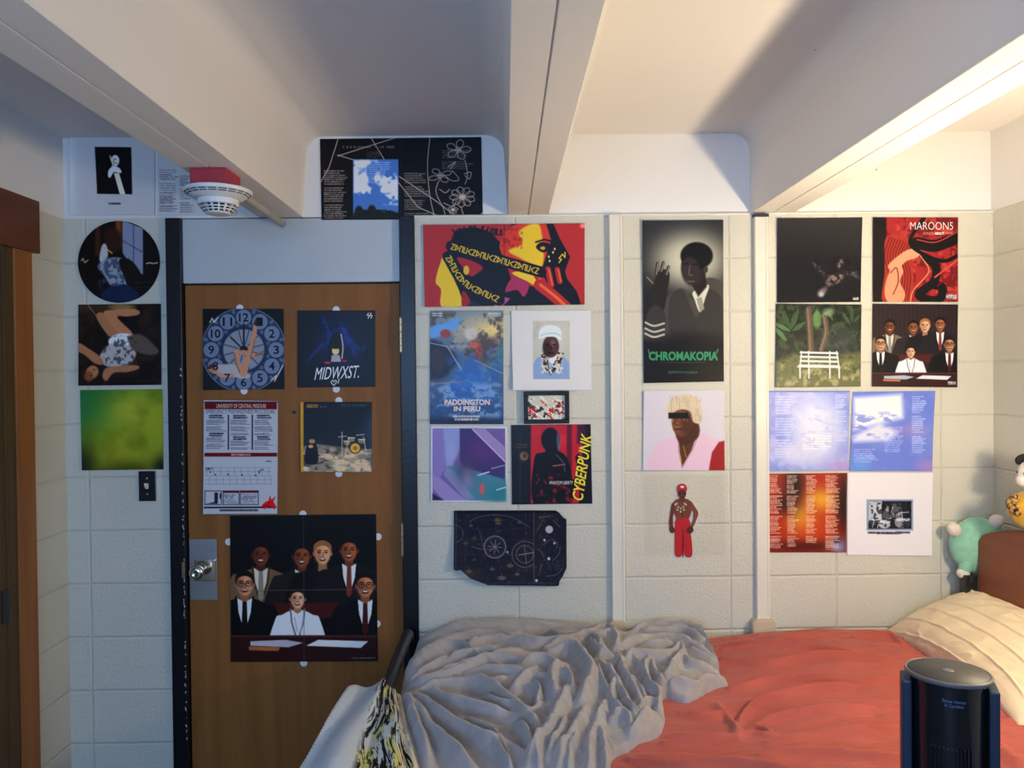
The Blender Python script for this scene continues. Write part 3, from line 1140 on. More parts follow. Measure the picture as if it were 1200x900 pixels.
p.line([(96, 306), (98, 303), (100, 308), (104, 305)], .8, (150, 150, 150)).line([(172, 309), (176, 308), (180, 309), (185, 308)], .9, (150, 150, 150))
p.line([(160, 332), (182, 330)], 1, (50, 52, 62), .6).line([(160, 337), (178, 336)], 1, (50, 52, 62), .6)
p.grain(.1)
o = p.build('poster', 'round dark picture of a figure by a window, left of the black door frame', 'poster', lift=(0, .004, 0, .006))

p = Print([(92, 357), (189, 356), (190, 451), (93, 452)], WLW, (20, 17, 19))
p.noise(16, .45, .8, (44, 33, 30), 4, .9)
p.rect(92, 356, 160, 366, (48, 40, 34), 5)
p.line([(103, 357), (114, 371)], 1.2, (90, 84, 74)).ell(143, 360, 14, 4, (92, 86, 66), 3)
p.poly([(113, 371), (122, 367), (142, 388), (134, 396), (126, 392)], (108, 88, 80), 1.5, smooth=True)
p.poly([(122, 368), (134, 363), (156, 362), (164, 365), (162, 369), (150, 371), (138, 372), (156, 391), (144, 395)], (116, 94, 84), 1.5, smooth=True)
p.poly([(128, 398), (140, 391), (158, 393), (162, 402), (150, 410), (132, 408)], (136, 152, 182), 1.5, smooth=True)
p.poly([(120, 412), (132, 402), (148, 404), (160, 414), (150, 428), (128, 430), (118, 422)], (112, 122, 144), 2, smooth=True)
p.poly([(150, 396), (166, 392), (186, 410), (180, 416), (160, 412)], (66, 66, 72), 3, smooth=True)
p.noise(4, .52, .62, (40, 46, 58), 7, .7, (120, 394, 160, 428, 4))
p.poly([(93, 402), (104, 408), (118, 418), (122, 427), (112, 426), (100, 416), (93, 412)], (108, 88, 80), 1.5, smooth=True)
p.poly([(124, 432), (138, 429), (160, 428), (163, 432), (150, 436), (134, 437), (126, 446), (121, 442)], (108, 88, 80), 1.5, smooth=True)
p.ell(106, 438, 9, 8, (34, 24, 22), 2).ell(109, 436, 7, 8, (110, 90, 82), 2, rot=.5).ell(105, 441, 5, 6, (90, 62, 52), 3)
p.line([(110, 433), (112, 434)], 1, (40, 26, 24)).line([(107, 440), (109, 441)], 1, (40, 26, 24))
p.grain(.12)
p.build('poster', 'square dark photo print of a person lying on the floor, below the round picture', lift=(0, 0, .003, .005))

p = Print([(94, 457), (191, 456), (192, 550), (97, 551)], WLW, (26, 84, 62))
p.glow(180, 490, 62, 60, (98, 116, 40), .95)
p.glow(105, 480, 30, 40, (18, 84, 68), .7)
p.glow(146, 545, 62, 66, (100, 114, 44), .95, 3.2)
p.glow(150, 478, 26, 18, (122, 134, 66), .55)
p.noise(26, .5, .8, (70, 86, 22), 9, .55)
p.glow(150, 552, 40, 12, (40, 46, 14), .7)
p.glow(98, 548, 14, 26, (18, 22, 14), .8).glow(190, 548, 10, 14, (20, 20, 16), .8)
p.build('poster', 'square bright green print above the light switch', lift=(0, .003, 0, .004))

# --- high on the left, behind the smoke detector
p = Print([(83, 157), (277, 157), (278, 252.5), (83, 252.5)], (124, 141, 168), (114, 130, 156))
p.glow(80, 200, 10, 60, (136, 152, 180), .6)
p.line([(182, 156), (182, 253)], 1.2, (92, 106, 132)).rect(183, 156, 184.5, 253, (124, 140, 168))
p.poly([(112, 172.5), (154.5, 173), (155.5, 228), (114.5, 227.5)], (13, 13, 20))
p.ell(134.5, 186.5, 6.6, 6.8, (15, 14, 20)).ell(135.8, 188.5, 4.6, 6.4, (150, 156, 172))
p.poly([(129, 182), (131, 184), (132, 190), (130.5, 189)], (130, 136, 152))
p.ell(134, 190, 1.4, 4, (90, 94, 110), 2, .7).line([(134.6, 187), (137, 187)], .8, (40, 40, 52)).line([(136, 191.6), (138.6, 191.6)], .8, (60, 56, 70))
p.poly([(132, 193), (138, 194), (137, 198), (131, 199)], (120, 126, 142))
p.poly([(128, 200), (133, 195.5), (140, 197), (143, 202), (140, 203), (134, 202), (130, 208), (127.5, 207)], (168, 174, 192), smooth=True)
p.poly([(134, 203), (140, 203), (147.5, 228), (141, 228)], (140, 145, 160))
p.micro(128, 237.5, 142.5, 241, 3.4, (44, 48, 62), .9, 3, .9, ragged=0, h=.7)
for x0, x1, y0, s_ in ((187, 209, 199, 1), (211, 224, 206, 2), (187, 208, 226, 6), (211, 230, 240, 4)):
    p.micro(x0, y0, x1, y0 + 44 if y0 < 226 else 249, 2.6, (70, 82, 106), .7, s_, .8, 6)
p.build('poster', 'white double sheet with a small dark portrait photo, behind the smoke detector', Y=.006, mat='print_matte', lift=(.008, 0, 0, .004))

p = Print([(375, 163), (564, 161), (566, 257), (377, 258)], (128, 144, 172), (13, 14, 20), 1.9)
p.rect(468, 158, 570, 262, (13, 15, 22))
p.line([(470, 160), (470, 260)], 1.0, (24, 26, 34))
for pts in ([(397, 161), (386, 196), (376, 214)], [(396, 183), (466, 161)], [(396, 182), (416, 188)], [(435, 162), (451, 188)],
            [(468, 207), (510, 235), (540, 258)], [(467, 214), (490, 243), (520, 256)], [(557, 258), (566, 249)]):
    p.line(pts, .9, (130, 136, 150), .95)
p.micro(380, 200, 408, 256, 2.5, (118, 124, 140), .75, 5, .85, 8)
p.micro(402, 171.5, 462, 174.5, 3, (110, 116, 132), .8, 6, .45, ragged=0, h=.6)
p.micro(474, 203, 504, 254, 2.6, (110, 116, 132), .7, 7, .85, 6)
p.micro(430, 178, 448, 186, 2, (90, 96, 110), .6, 8)
p.micro(518, 176, 556, 200, 2.6, (100, 106, 122), .6, 9, .8, 5)
p.rect(414, 187, 467, 255, (56, 92, 160))
p.noise(14, .47, .62, (172, 184, 208), 12, .95, (415, 188, 466, 240, 3), sy=1.3)
p.noise(7, .42, .55, (22, 30, 28), 13, 1, (414, 246, 467, 256, 2))
for cx, h in ((421, 11), (436, 12), (428, 6), (446, 6), (458, 6)):
    p.ell(cx, 254 - h * .5, 5, h * .62, (24, 32, 32), 2)
p.rect(414, 250, 467, 255, (22, 30, 26), 2)
p.ell(457.5, 223, 3.4, 3.2, (200, 206, 218)).micro(430, 190, 462, 216, 2.6, (120, 150, 205), .5, 4, .8)


def petals(p, cx, cy, R, n, a0, col, sq=.8):
    for k in range(n):
        a = a0 + k * 2 * math.pi / n
        tip = (cx + R * math.cos(a), cy + R * sq * math.sin(a))
        l, r_ = a - .42, a + .42
        p.line([(cx, cy), (cx + R * .7 * math.cos(l), cy + R * .7 * sq * math.sin(l)), tip,
                (cx + R * .7 * math.cos(r_), cy + R * .7 * sq * math.sin(r_)), (cx, cy)], .8, col, .9, smooth=True)
    p.ring(cx, cy, R * .2, .8, col, .9)


LN = (128, 134, 150)
petals(p, 542, 231, 15, 9, .3, LN)
petals(p, 537, 176, 15, 5, -2.6, LN)
petals(p, 516, 206, 15, 4, 2.6, LN, .6)
for pts in ([(504, 161), (501, 195), (504, 230), (510, 258)], [(516, 208), (511, 225), (520, 245), (522, 258)],
            [(545, 188), (548, 205), (545, 216)], [(540, 242), (545, 258)], [(520, 205), (530, 212), (538, 210), (530, 200)],
            [(520, 238), (530, 242), (535, 236)], [(515, 222), (522, 226), (527, 222)], [(525, 196), (534, 190), (528, 198)], [(544, 204), (552, 202), (550, 210), (545, 206)]):
    p.line(pts, .9, LN, .9, smooth=True)
petals(p, 531, 246, 6, 5, 1, LN)
p.build('poster', 'wide black sheet with white line flowers and a blue sky photo, above the door', Y=.006, mat='print', lift=(0, .003, 0, 0))

# --- on the door
p = Print([(238, 362), (333, 362), (334, 456), (239, 457)], WL, (9, 11, 18), 1.9)
p.ell(286, 410, 50, 50, (36, 50, 84), 1.5)
p.ring(286, 410, 49, 1.2, (70, 88, 122))
p.ring(286, 410, 26, 2.4, (26, 42, 82)).ell(286, 410, 24, 24, (92, 108, 138), 1.5)
for k in range(12):
    a = math.radians(30 * k - 90)
    cx, cy = 286 + 38 * math.cos(a), 410 + 38 * math.sin(a)
    p.ell(cx, cy, 9.6, 9.6, (78, 98, 138)).ring(cx, cy, 9.6, 1.0, (30, 42, 72))
    b = a + math.radians(15)
    p.ell(286 + 29.5 * math.cos(b), 410 + 29.5 * math.sin(b), 2.4, 2.4, (60, 78, 116))
    p.ell(286 + 46 * math.cos(b), 410 + 46 * math.sin(b), 3, 2, (66, 84, 122), rot=b)
    p.line([(286 + 7 * math.cos(b), 410 + 7 * math.sin(b)), (286 + 23 * math.cos(b), 410 + 23 * math.sin(b))], 1.3, (40, 56, 94), .9)
    n_ = str(12 if k == 0 else k)
    w_ = 5.6 if len(n_) == 2 else 3.4
    if n_ not in ('6', '7', '8'):
        p.word(n_, cx - w_, cy - 5, cx + w_, cy + 5, (14, 18, 30), bold=.02)
    else:
        p.word(n_, cx - w_, cy - 5, cx + w_, cy + 5, (20, 26, 44), bold=.02)
p.ell(286, 410, 5, 5, (22, 26, 40)).line([(286, 410), (286, 380)], 2.2, (22, 26, 40)).line([(286, 410), (271, 396)], 1.6, (22, 26, 40))
SK = (124, 106, 104)
p.poly([(247, 430), (262, 427), (276, 428), (294, 440), (284, 444), (262, 438), (250, 437)], (112, 126, 152), 1.5, smooth=True)
p.line([(284, 437), (279, 424), (277, 413)], 6, SK, soft=1.2, smooth=True).line([(277, 413), (288, 413), (300, 417)], 5, SK, soft=1.2, smooth=True).line([(300, 417), (309, 412)], 2.6, (96, 82, 82), soft=1)
p.line([(287, 438), (291, 420), (297, 398), (300, 380)], 5.4, SK, soft=1.2, smooth=True).line([(286, 438), (290, 420)], 7, SK, soft=1.4)
p.line([(281, 436), (276.6, 424), (275, 414)], 1.4, (78, 66, 70), .7, 1.5).line([(294, 420), (299, 398)], 1.2, (80, 68, 70), .7, 1.5)
p.poly([(297, 380), (301, 372), (304, 374), (302, 383)], (52, 40, 38))
p.ell(250, 432, 6, 4.6, (112, 94, 90), 1.5).poly([(243, 433), (247, 427), (255, 428), (250, 431)], (62, 40, 34), smooth=True)
p.poly([(252, 434), (262, 438), (274, 438), (272, 442), (258, 442)], SK, 1.2, smooth=True)
p.line([(246, 378), (249, 373), (251, 378), (256, 372)], .9, (160, 170, 192)).line([(318, 446), (324, 440), (322, 447), (332, 428)], .9, (150, 160, 184))
o = p.build('poster', 'square blue clock face print with a lying figure, upper left on the door', Y=DY, lift=(0, .004, .002, .005))
dots(o, [(281, 361), (286, 458)], DY)

p = Print([(349, 364), (440, 364), (440, 453), (349, 454)], WL, (9, 12, 22), 1.9)
p.glow(394, 404, 22, 34, (20, 38, 110), .9)
for pts, w in (([(378, 372), (384, 384), (391, 394)], 3), ([(404, 386), (410, 398), (422, 410)], 5), ([(360, 424), (374, 408), (385, 400)], 4),
               ([(380, 378), (386, 392), (389, 402)], 3), ([(398, 380), (404, 390)], 4), ([(406, 396), (418, 418)], 6), ([(430, 402), (422, 416)], 4)):
    p.line(pts, w, (34, 56, 140), .55, 3, smooth=True)
p.noise(6, .5, .7, (10, 14, 40), 5, .6)
p.poly([(386, 421), (386, 400), (393, 390), (401, 393), (403, 404), (402, 422)], (8, 8, 12), smooth=True)
p.line([(400, 392), (402, 406), (401, 420)], 1.6, (150, 160, 190), .8, smooth=True)
p.ell(393.5, 411, 4.2, 5, (170, 140, 130)).ell(393.5, 406, 5, 3, (18, 14, 18)).poly([(388, 424), (389, 416), (398, 416), (400, 424)], (110, 122, 150))
p.ell(384, 425, 4, 1.2, (130, 40, 40)).ell(404, 423, 3, 1.2, (110, 34, 44))
p.word('MIDWXST.', 370, 429.5, 422, 444, (186, 196, 214), rot=3, slant=.25)
p.line([(391.5, 452), (388, 447.5), (390, 445.5), (391.6, 447.4), (393.6, 445.4), (395, 447.4), (391.5, 452)], .8, (186, 196, 214))
p.line([(397.5, 444), (396.6, 449)], .9, (186, 196, 214))
for dx in (0, 3.2):
    p.line([(432 + dx, 367), (430.4 + dx, 369.5), (433 + dx, 370), (431.6 + dx, 373)], .9, (190, 196, 210))
o = p.build('poster', 'square dark blue print with white handwriting, upper right on the door', Y=DY, lift=(.002, 0, .004, 0))
dots(o, [(394, 363), (394, 456)], DY)

p = Print([(239, 469), (326, 470), (325, 602), (239, 602)], WL, (118, 135, 166), 2.2)
BAR = (78, 22, 32)
p.rect(240, 471.5, 325, 479.5, BAR, .5).rect(239.5, 470.5, 326, 471.8, (40, 40, 62), .5)
p.word('UNIVERSITY OF CENTRAL MISSOURI', 254, 473.4, 312, 478, (150, 140, 158))
p.word('EMERGENCY PREPAREDNESS PROCEDURE', 242, 479.9, 323, 484.6, (44, 52, 82))
for x in (268, 296):
    p.rect(x - .9, 486, x + .9, 527, (38, 48, 80), .5)
for (x0, x1), heads in zip(((242, 266), (270.5, 294), (298.5, 322)), ((486, 507), (486, 511), (486, 511))):
    for hy in heads:
        p.micro(x0 + 3, hy, x1 - 3, hy + 5, 2.5, (30, 38, 66), .85, hy, .95, ragged=.2, h=.65)
    p.micro(x0, 492, x1, heads[1] - 1, 1.55, (56, 68, 100), .75, x0, .95, 5)
    p.micro(x0, heads[1] + 5.5, x1, 527, 1.55, (56, 68, 100), .75, x0 + 3, .95, 5)
p.rect(240, 530.5, 325, 535, BAR, .5).micro(271, 531.6, 294, 534, 2.3, (150, 140, 158), .8, 2, .95, ragged=0, h=.8)
for y in (548, 552.5, 557.5, 562, 567):
    p.line([(242, y), (318, y)], .5, (80, 94, 126), .75)
for x in range(243, 320, 8):
    p.line([(x, 548), (x, 557)], .5, (80, 94, 126), .75).line([(x + 3, 559), (x + 3, 567)], .5, (80, 94, 126), .75)
for x, y in ((245, 549), (247, 553), (253, 556), (268, 556), (284, 556.5), (300, 557), (304, 554)):
    p.ell(x, y, .9, .9, (26, 32, 54))
p.line([(303, 552), (309, 550)], .8, (30, 38, 62)).line([(312, 541), (315, 540), (318, 541)], .9, (36, 46, 76))
p.micro(241, 548, 250, 551, 1.5, (30, 36, 60), .9, 4, .95, ragged=0)
for x0, x1 in ((241, 260), (262, 280.5), (282, 303)):
    for e in ([(x0, 575), (x1, 575)], [(x0, 591), (x1, 591)], [(x0, 575), (x0, 591)], [(x1, 575), (x1, 591)]):
        p.line(e, .9, (40, 46, 70))
p.poly([(242, 590), (252, 588), (252, 577), (256, 577), (256, 590)], (30, 34, 52)).rect(258, 578, 260, 584, (30, 34, 52))
p.rect(262, 575, 280.5, 577.5, BAR).rect(282, 575, 303, 577.5, BAR)
p.micro(263, 579, 280, 590, 1.9, (60, 72, 104), .8, 7).micro(283, 579, 302, 590, 1.9, (60, 72, 104), .8, 8)
p.rect(240, 593.4, 324, 595.4, (22, 24, 42), .5)
p.micro(258, 596.4, 303, 599, 2.2, (34, 42, 70), .85, 9, .95, ragged=0, h=.8)
p.poly([(307, 592), (311, 588), (314.5, 587), (317, 580), (318, 585.5), (324, 581), (320.5, 587.5), (323.5, 593), (322, 597), (318.5, 594), (314, 594), (310.5, 596.5), (308.4, 595.5)], (148, 22, 36), .7)
p.line([(308, 594), (312, 592), (315, 593)], .8, (36, 14, 24)).ell(314.8, 589, .7, .6, (40, 14, 24))
o = p.build('notice_sheet', 'white emergency procedure notice with dark red bars and a red mule emblem', 'notice', Y=DY, mat='print_matte', lift=(0, .003, 0, .006))

p = Print([(352, 471), (436, 471), (436, 553), (353, 553)], WL, (12, 20, 34), 1.9)
p.glow(394, 524, 60, 22, (34, 44, 58), .7)
p.poly([(352, 524), (370, 520), (400, 524), (436, 527), (436, 554), (352, 554)], (98, 104, 110), 3)
p.noise(7, .45, .65, (148, 148, 146), 5, .8, (353, 526, 436, 553, 4), sx=.5)
p.noise(4, .55, .7, (40, 42, 48), 8, .7, (353, 524, 436, 553, 4), sx=.6)
p.glow(436, 505, 12, 26, (46, 66, 96), .7)
p.poly([(358, 542), (359, 526), (363, 518), (368, 516), (371, 521), (373, 530), (372, 542)], (10, 10, 14), smooth=True)
p.ell(366, 517, 3.6, 2.6, (120, 104, 86)).ell(364.5, 523, 3, 2, (132, 122, 110)).ell(365, 543, 6, 1.4, (14, 14, 16))
p.ell(416.5, 525, 6.4, 6, (150, 126, 58)).ring(416.5, 525, 6.2, 1.3, (46, 42, 34)).ell(416.5, 525, 2.6, 2.4, (110, 82, 44))
for cx, cy, rx in ((407, 519, 4), (424, 517, 4), (412, 515, 4)):
    p.ell(cx, cy, rx, 2.6, (96, 100, 100)).line([(cx - rx, cy - 2), (cx + rx, cy - 2)], .9, (160, 164, 168))
for pts in ([(401, 506), (401, 534)], [(397, 512), (406, 511)], [(409, 512), (405, 533)], [(426, 512), (430, 533)], [(418, 510), (427, 509)]):
    p.line(pts, .8, (138, 144, 152))
p.rect(352, 470, 356, 554, (126, 112, 34))
p.micro(360, 474, 374, 478, 2, (126, 112, 40), .9, 3, .9, ragged=.1, h=.6).micro(375, 476, 384, 478, 2, (120, 130, 150), .6, 5)
p.micro(400, 474, 434, 477, 1.6, (80, 92, 112), .6, 4)
o = p.build('poster', 'square print of a drum kit on stony ground with a yellow left edge', Y=DY, lift=(.002, .003, .006, .004))
dots(o, [(397, 469.5), (397, 555)], DY)


def office_group(p, x0, y0, k, big):
    """a plain meeting of suited people behind a table; x0,y0 top left, k pixels per unit of a 100-unit square"""
    P = lambda x, y: (x0 + x * k, y0 + y * k)
    h = 15.5 * k
    for (x, y, sk, hair, coat, sh, tie) in (
            (21, 27, (104, 62, 46), (14, 12, 14), (104, 92, 76), (170, 176, 178), (120, 124, 122)),
            (49, 28, (126, 78, 56), (16, 14, 16), (34, 30, 40), (206, 208, 214), (96, 88, 74)),
            (63, 26, (190, 150, 126), (130, 98, 66), (20, 18, 26), None, None),
            (81, 24, (140, 92, 66), (16, 14, 16), (28, 26, 36), (196, 200, 212), (104, 56, 48))):
        p.bust(*P(x, y), h, sk, hair, coat, sh, tie)
    p.rect(*P(24, 60), *P(74, 70), (66, 28, 26), 2)
    p.bust(*P(10, 47), h * 1.05, (178, 136, 114), (24, 20, 20), (12, 13, 20), (200, 208, 224), (16, 16, 24), glasses=True)
    p.bust(*P(92, 48), h * 1.05, (164, 118, 94), (24, 20, 20), (12, 13, 20), (200, 208, 224), (64, 22, 28), glasses=True)
    p.bust(*P(46, 57), h * .86, (196, 156, 138), (26, 20, 20), (188, 196, 218), (214, 220, 236), None, wide=.86)
    p.line([P(44, 70), P(46, 80)], .8 * k, (140, 150, 176)).line([P(50, 70), P(48, 80)], .8 * k, (140, 150, 176))
    p.rect(*P(-1, 82), *P(101, 101), (46, 22, 26), 1.5)
    p.rect(*P(-1, 82), *P(101, 83.2), (78, 44, 42), 1)
    p.poly([P(14, 86), P(38, 85), P(50, 87), P(40, 90), P(14, 89)], (150, 158, 178))
    p.poly([P(13, 89.5), P(34, 90), P(33, 92.5), P(13, 92)], (150, 104, 70))
    p.poly([P(60, 85), P(94, 86), P(89, 90.5), P(52, 89)], (186, 192, 206))


p = Print([(270, 604), (441, 602), (443, 774), (271, 775)], (110, 124, 150), (10, 12, 19), 1.5)
for x in range(272, 443, 6):
    p.line([(x, 602), (x, 680)], 1.6, (15, 17, 26), .7)
office_group(p, 270, 603, 1.72, True)
p.C *= np.array((.66, .68, .75))
p.line([(356, 602), (357, 776)], 1.0, (56, 62, 76), .6).line([(270, 692), (443, 690)], 1.0, (58, 64, 78), .7)
p.micro(410, 770, 440, 772.4, 2.2, (90, 96, 110), .7, 4, ragged=0)
o = p.build('poster', 'large dark folded poster of suited people laughing at a table, on the door', Y=DY, lift=(.003, .004, .004, .003), bow=.002)
dots(o, [(355, 602.5), (268, 635), (443, 629), (442, 731), (356, 777)], DY)

# --- left of the first cable cover
p = Print([(496, 264), (685, 262), (685, 357), (498, 360)], WM, (166, 46, 48), 1.9)
BLK, YEL = (20, 20, 30), (214, 184, 48)
p.poly([(519, 361), (517, 340), (511, 332), (512, 322), (516, 309), (519, 300), (524, 296), (530, 305), (540, 330), (548, 345), (556, 361)], YEL, 1.2, smooth=True)
p.poly([(530, 278), (534, 270), (556, 266), (574, 272), (586, 284), (600, 262), (606, 262), (590, 300), (600, 330), (640, 340), (652, 346), (668, 361), (545, 361), (538, 340), (528, 318), (524, 300)], BLK, 1.2)
for k in range(22):
    x = 534 + k * 2.6
    p.line([(x, 276), (x + RNG.uniform(-4, 5), 265 + abs(k - 9) * .45)], 1.8, BLK)
p.poly([(586, 284), (596, 268), (608, 263), (636, 262), (644, 278), (640, 300), (636, 318), (626, 316), (600, 304), (588, 298)], (196, 60, 42), 1.5, smooth=True)
p.poly([(608, 272), (622, 263), (632, 264), (636, 284), (637, 304), (632, 313), (608, 302), (596, 294), (612, 286)], YEL, 2.5, smooth=True)
p.noise(4, .52, .6, (150, 34, 32), 4, .8, (588, 268, 612, 294, 5))
p.poly([(640, 262), (648, 262), (656, 280), (668, 301), (662, 318), (664, 326), (676, 342), (682, 361), (664, 361), (656, 346), (640, 330), (634, 318), (640, 300), (646, 282)], BLK, 1.2)
p.poly([(628, 290), (634, 284), (644, 286), (646, 292), (636, 296)], BLK, smooth=True).ell(636, 291, 3, 2, (196, 150, 44)).line([(628, 284), (638, 281), (646, 283)], 2.2, BLK)
p.poly([(536, 302), (556, 307), (566, 314), (560, 320), (552, 324), (544, 316)], (158, 40, 56), smooth=True).ell(546.5, 317, 3.4, 5.4, (206, 170, 52))
p.poly([(542, 342), (548, 346), (553, 361), (542, 361)], (150, 30, 46), smooth=True)
p.poly([(592, 342), (600, 326), (614, 322), (620, 334), (614, 348), (606, 340)], (158, 50, 90), smooth=True)
p.poly([(576, 361), (590, 348), (598, 350), (588, 361)], (170, 80, 128), 2).poly([(548, 361), (552, 352), (562, 356), (566, 361)], (30, 40, 70), 3)
p.poly([(600, 320), (622, 318), (630, 322), (627, 334), (618, 330)], YEL, smooth=True)
for pts, w in (([(629, 322), (640, 342)], 8), ([(642, 316), (646, 334)], 7), ([(653, 316), (656, 330)], 6), ([(632, 334), (650, 348), (664, 361)], 13)):
    p.line(pts, w, (172, 40, 46), smooth=True)
    p.line([(a + 1.2, b) for a, b in pts], w * .28, (220, 120, 50), .8, smooth=True)
for a, b in (((529, 289), (634, 319)), ((525, 301), (585, 352))):
    mid = [a, ((a[0] + b[0]) / 2 + (0 if a[1] < 295 else -10), (a[1] + b[1]) / 2 + (0 if a[1] < 295 else 5)), b]
    p.line(mid, 13, BLK, smooth=True)
    q = smooth_line(mid, 14)
    L_ = np.concatenate([[0], np.cumsum(np.hypot(*np.diff(q, axis=0).T))])
    s_ = 2.0
    k = 0
    while s_ < L_[-1] - 2:
        x, y = np.interp(s_, L_, q[:, 0]), np.interp(s_, L_, q[:, 1])
        x2, y2 = np.interp(s_ + 1, L_, q[:, 0]), np.interp(s_ + 1, L_, q[:, 1])
        tx, ty = (x2 - x), (y2 - y)
        nx_, ny_ = -ty * 3.1, tx * 3.1
        g = k % 5
        pts = {0: [(-1, -1), (1, -1), (-1, 1), (1, 1)], 1: [(-1, 1), (-1, -1), (1, 0), (-1, 1)], 2: [(-1, 1), (-1, -1), (1, -1), (1, 1)],
               3: [(-1, -1), (-1, 1), (1, 1), (1, -1)], 4: [(1, -1), (-1, 0), (1, 1)]}[g]
        p.line([(x + tx * 1.7 * u_ + nx_ * v_, y + ty * 1.7 * u_ + ny_ * v_) for u_, v_ in pts], 1.1, (222, 190, 60))
        s_ += 5.1
        k += 1
p.line([(655, 308), (658, 304), (655, 303), (659, 298), (662, 302), (662, 296)], 1.2, (222, 190, 60))
for x, y in ((643, 301), (648, 296), (644, 306), (650, 292)):
    p.ell(x, y, 1, 1.4, (226, 200, 120))
p.ell(683, 265, 3.6, 2.6, (214, 130, 128), 2)
p.line([(591, 262), (591, 360)], .8, (10, 12, 24), .5)
p.build('poster', 'wide red poster of two profiled faces in yellow and black', lift=(.006, .004, .002, .007), bow=.003)

p = Print([(504, 364), (590, 364), (590, 497), (504, 497)], WM, (60, 84, 128), 2)
p.vgrad(364, (108, 124, 140), 497, (40, 70, 120))
p.glow(576, 386, 26, 12, (236, 206, 108), .95).glow(556, 378, 40, 14, (190, 178, 150), .5)
p.noise(9, .5, .62, (70, 60, 52), 3, .8, (504, 366, 590, 424, 10))
p.noise(7, .55, .65, (168, 158, 140), 6, .7, (520, 372, 570, 410, 8))
p.poly([(504, 384), (520, 378), (540, 372), (534, 386), (516, 394), (504, 396)], (100, 152, 206), 3, smooth=True)
p.ell(522, 391, 6, 5, (150, 62, 54), 2).ell(552, 391, 8, 8, (190, 184, 172), 4).ell(561, 412, 4, 8, (160, 80, 62), 4)
p.noise(5, .5, .6, (120, 54, 58), 9, .8, (556, 396, 582, 426, 8)).noise(5, .5, .6, (70, 130, 120), 11, .8, (574, 408, 592, 436, 8))
p.poly([(504, 400), (522, 406), (536, 420), (524, 440), (506, 446), (504, 440)], (36, 38, 56), 5, smooth=True)
p.ell(513, 422, 8, 14, (58, 48, 52), 4)
p.noise(11, .42, .62, (42, 92, 162), 14, .85, (526, 420, 586, 470, 14))
p.noise(8, .5, .66, (96, 150, 200), 21, .7, (530, 430, 582, 470, 10))
p.poly([(526, 470), (534, 440), (552, 420), (570, 440), (574, 470)], (44, 96, 170), 9, .7, smooth=True)
p.ell(556, 404, 6, 4, (198, 92, 62), 4, .9)
p.line([(504, 402), (524, 406), (540, 432)], 1, (190, 190, 196), .8).line([(556, 422), (590, 438)], 1, (160, 150, 140), .8).line([(505, 450), (542, 447)], 1.2, (170, 110, 110), .8)
p.noise(6, .5, .68, (126, 158, 196), 17, .8, (506, 448, 588, 492, 10), sx=.7)
p.glow(546, 494, 60, 5, (14, 22, 42), .9)
p.micro(507, 367, 519, 372, 2.4, (220, 222, 226), .7, 5, .9, ragged=.1).micro(572, 367, 588, 370, 2.4, (220, 222, 226), .7, 6, .9, ragged=.1)
p.word('PADDINGTON', 521, 468, 574, 474.6, (232, 196, 186), bold=.03)
p.word('IN PERU', 532, 476, 563, 482, (232, 196, 186), bold=.03)
p.micro(531, 486.5, 562, 489.5, 3, (220, 216, 214), .8, 7, .9, ragged=0, h=.8).micro(533, 490, 561, 493, 3, (226, 206, 190), .9, 8, .9, ragged=0, h=.8)
p.build('poster', 'tall blue film poster under the left end of the wide red poster', lift=(0, .002, .003, .002))

p = Print([(599, 364), (692, 364), (693, 457), (601, 457)], WM, (203, 203, 205), 1.9)
p.rect(624.5, 376, 667.5, 444.5, (178, 178, 170), 1)
p.noise(10, .5, .7, (150, 150, 144), 3, .5, (625, 377, 667, 400, 4)).glow(646, 392, 20, 26, (206, 206, 202), .6)
p.poly([(625, 444), (625, 427), (628, 421), (634, 416.5), (645, 413), (657, 416), (663, 420), (667, 426), (667, 444)], (132, 158, 196), 1)
p.poly([(634, 416), (640, 412), (645, 440), (638, 432)], (60, 54, 52)).poly([(652, 412), (661, 414), (656, 428), (645, 440)], (60, 54, 52))
p.noise(2.2, .5, .55, (216, 206, 192), 4, .9, (634, 413, 660, 438, 2))
p.poly([(641, 416), (653, 416), (648, 426), (644, 424)], (212, 214, 222), smooth=True)
p.ell(645.5, 406, 9.6, 13, (84, 62, 62), 1.2).ell(641, 410, 5, 9, (52, 38, 40), 4, .7).ell(648, 402, 3, 4, (136, 110, 106), 3, .6)
p.line([(639.5, 404), (643, 404)], 1.2, (26, 20, 22)).line([(648, 404), (651.5, 404)], 1.2, (26, 20, 22)).line([(645.6, 405), (646.4, 410)], 1, (48, 34, 34)).line([(642, 413.6), (649, 413.6)], 1.6, (48, 28, 32))
p.poly([(632, 397), (632, 388), (638, 382), (648, 381), (656, 385), (658, 392), (657, 399), (650, 395), (640, 395)], (206, 218, 222), smooth=True)
p.line([(633, 394), (640, 391), (652, 391), (657, 394)], .9, (160, 176, 184), smooth=True)
p.build('poster', 'white square print with a photo of a person in pale hat and blue jacket', mat='print_matte', lift=(.002, .005, .010, .012))

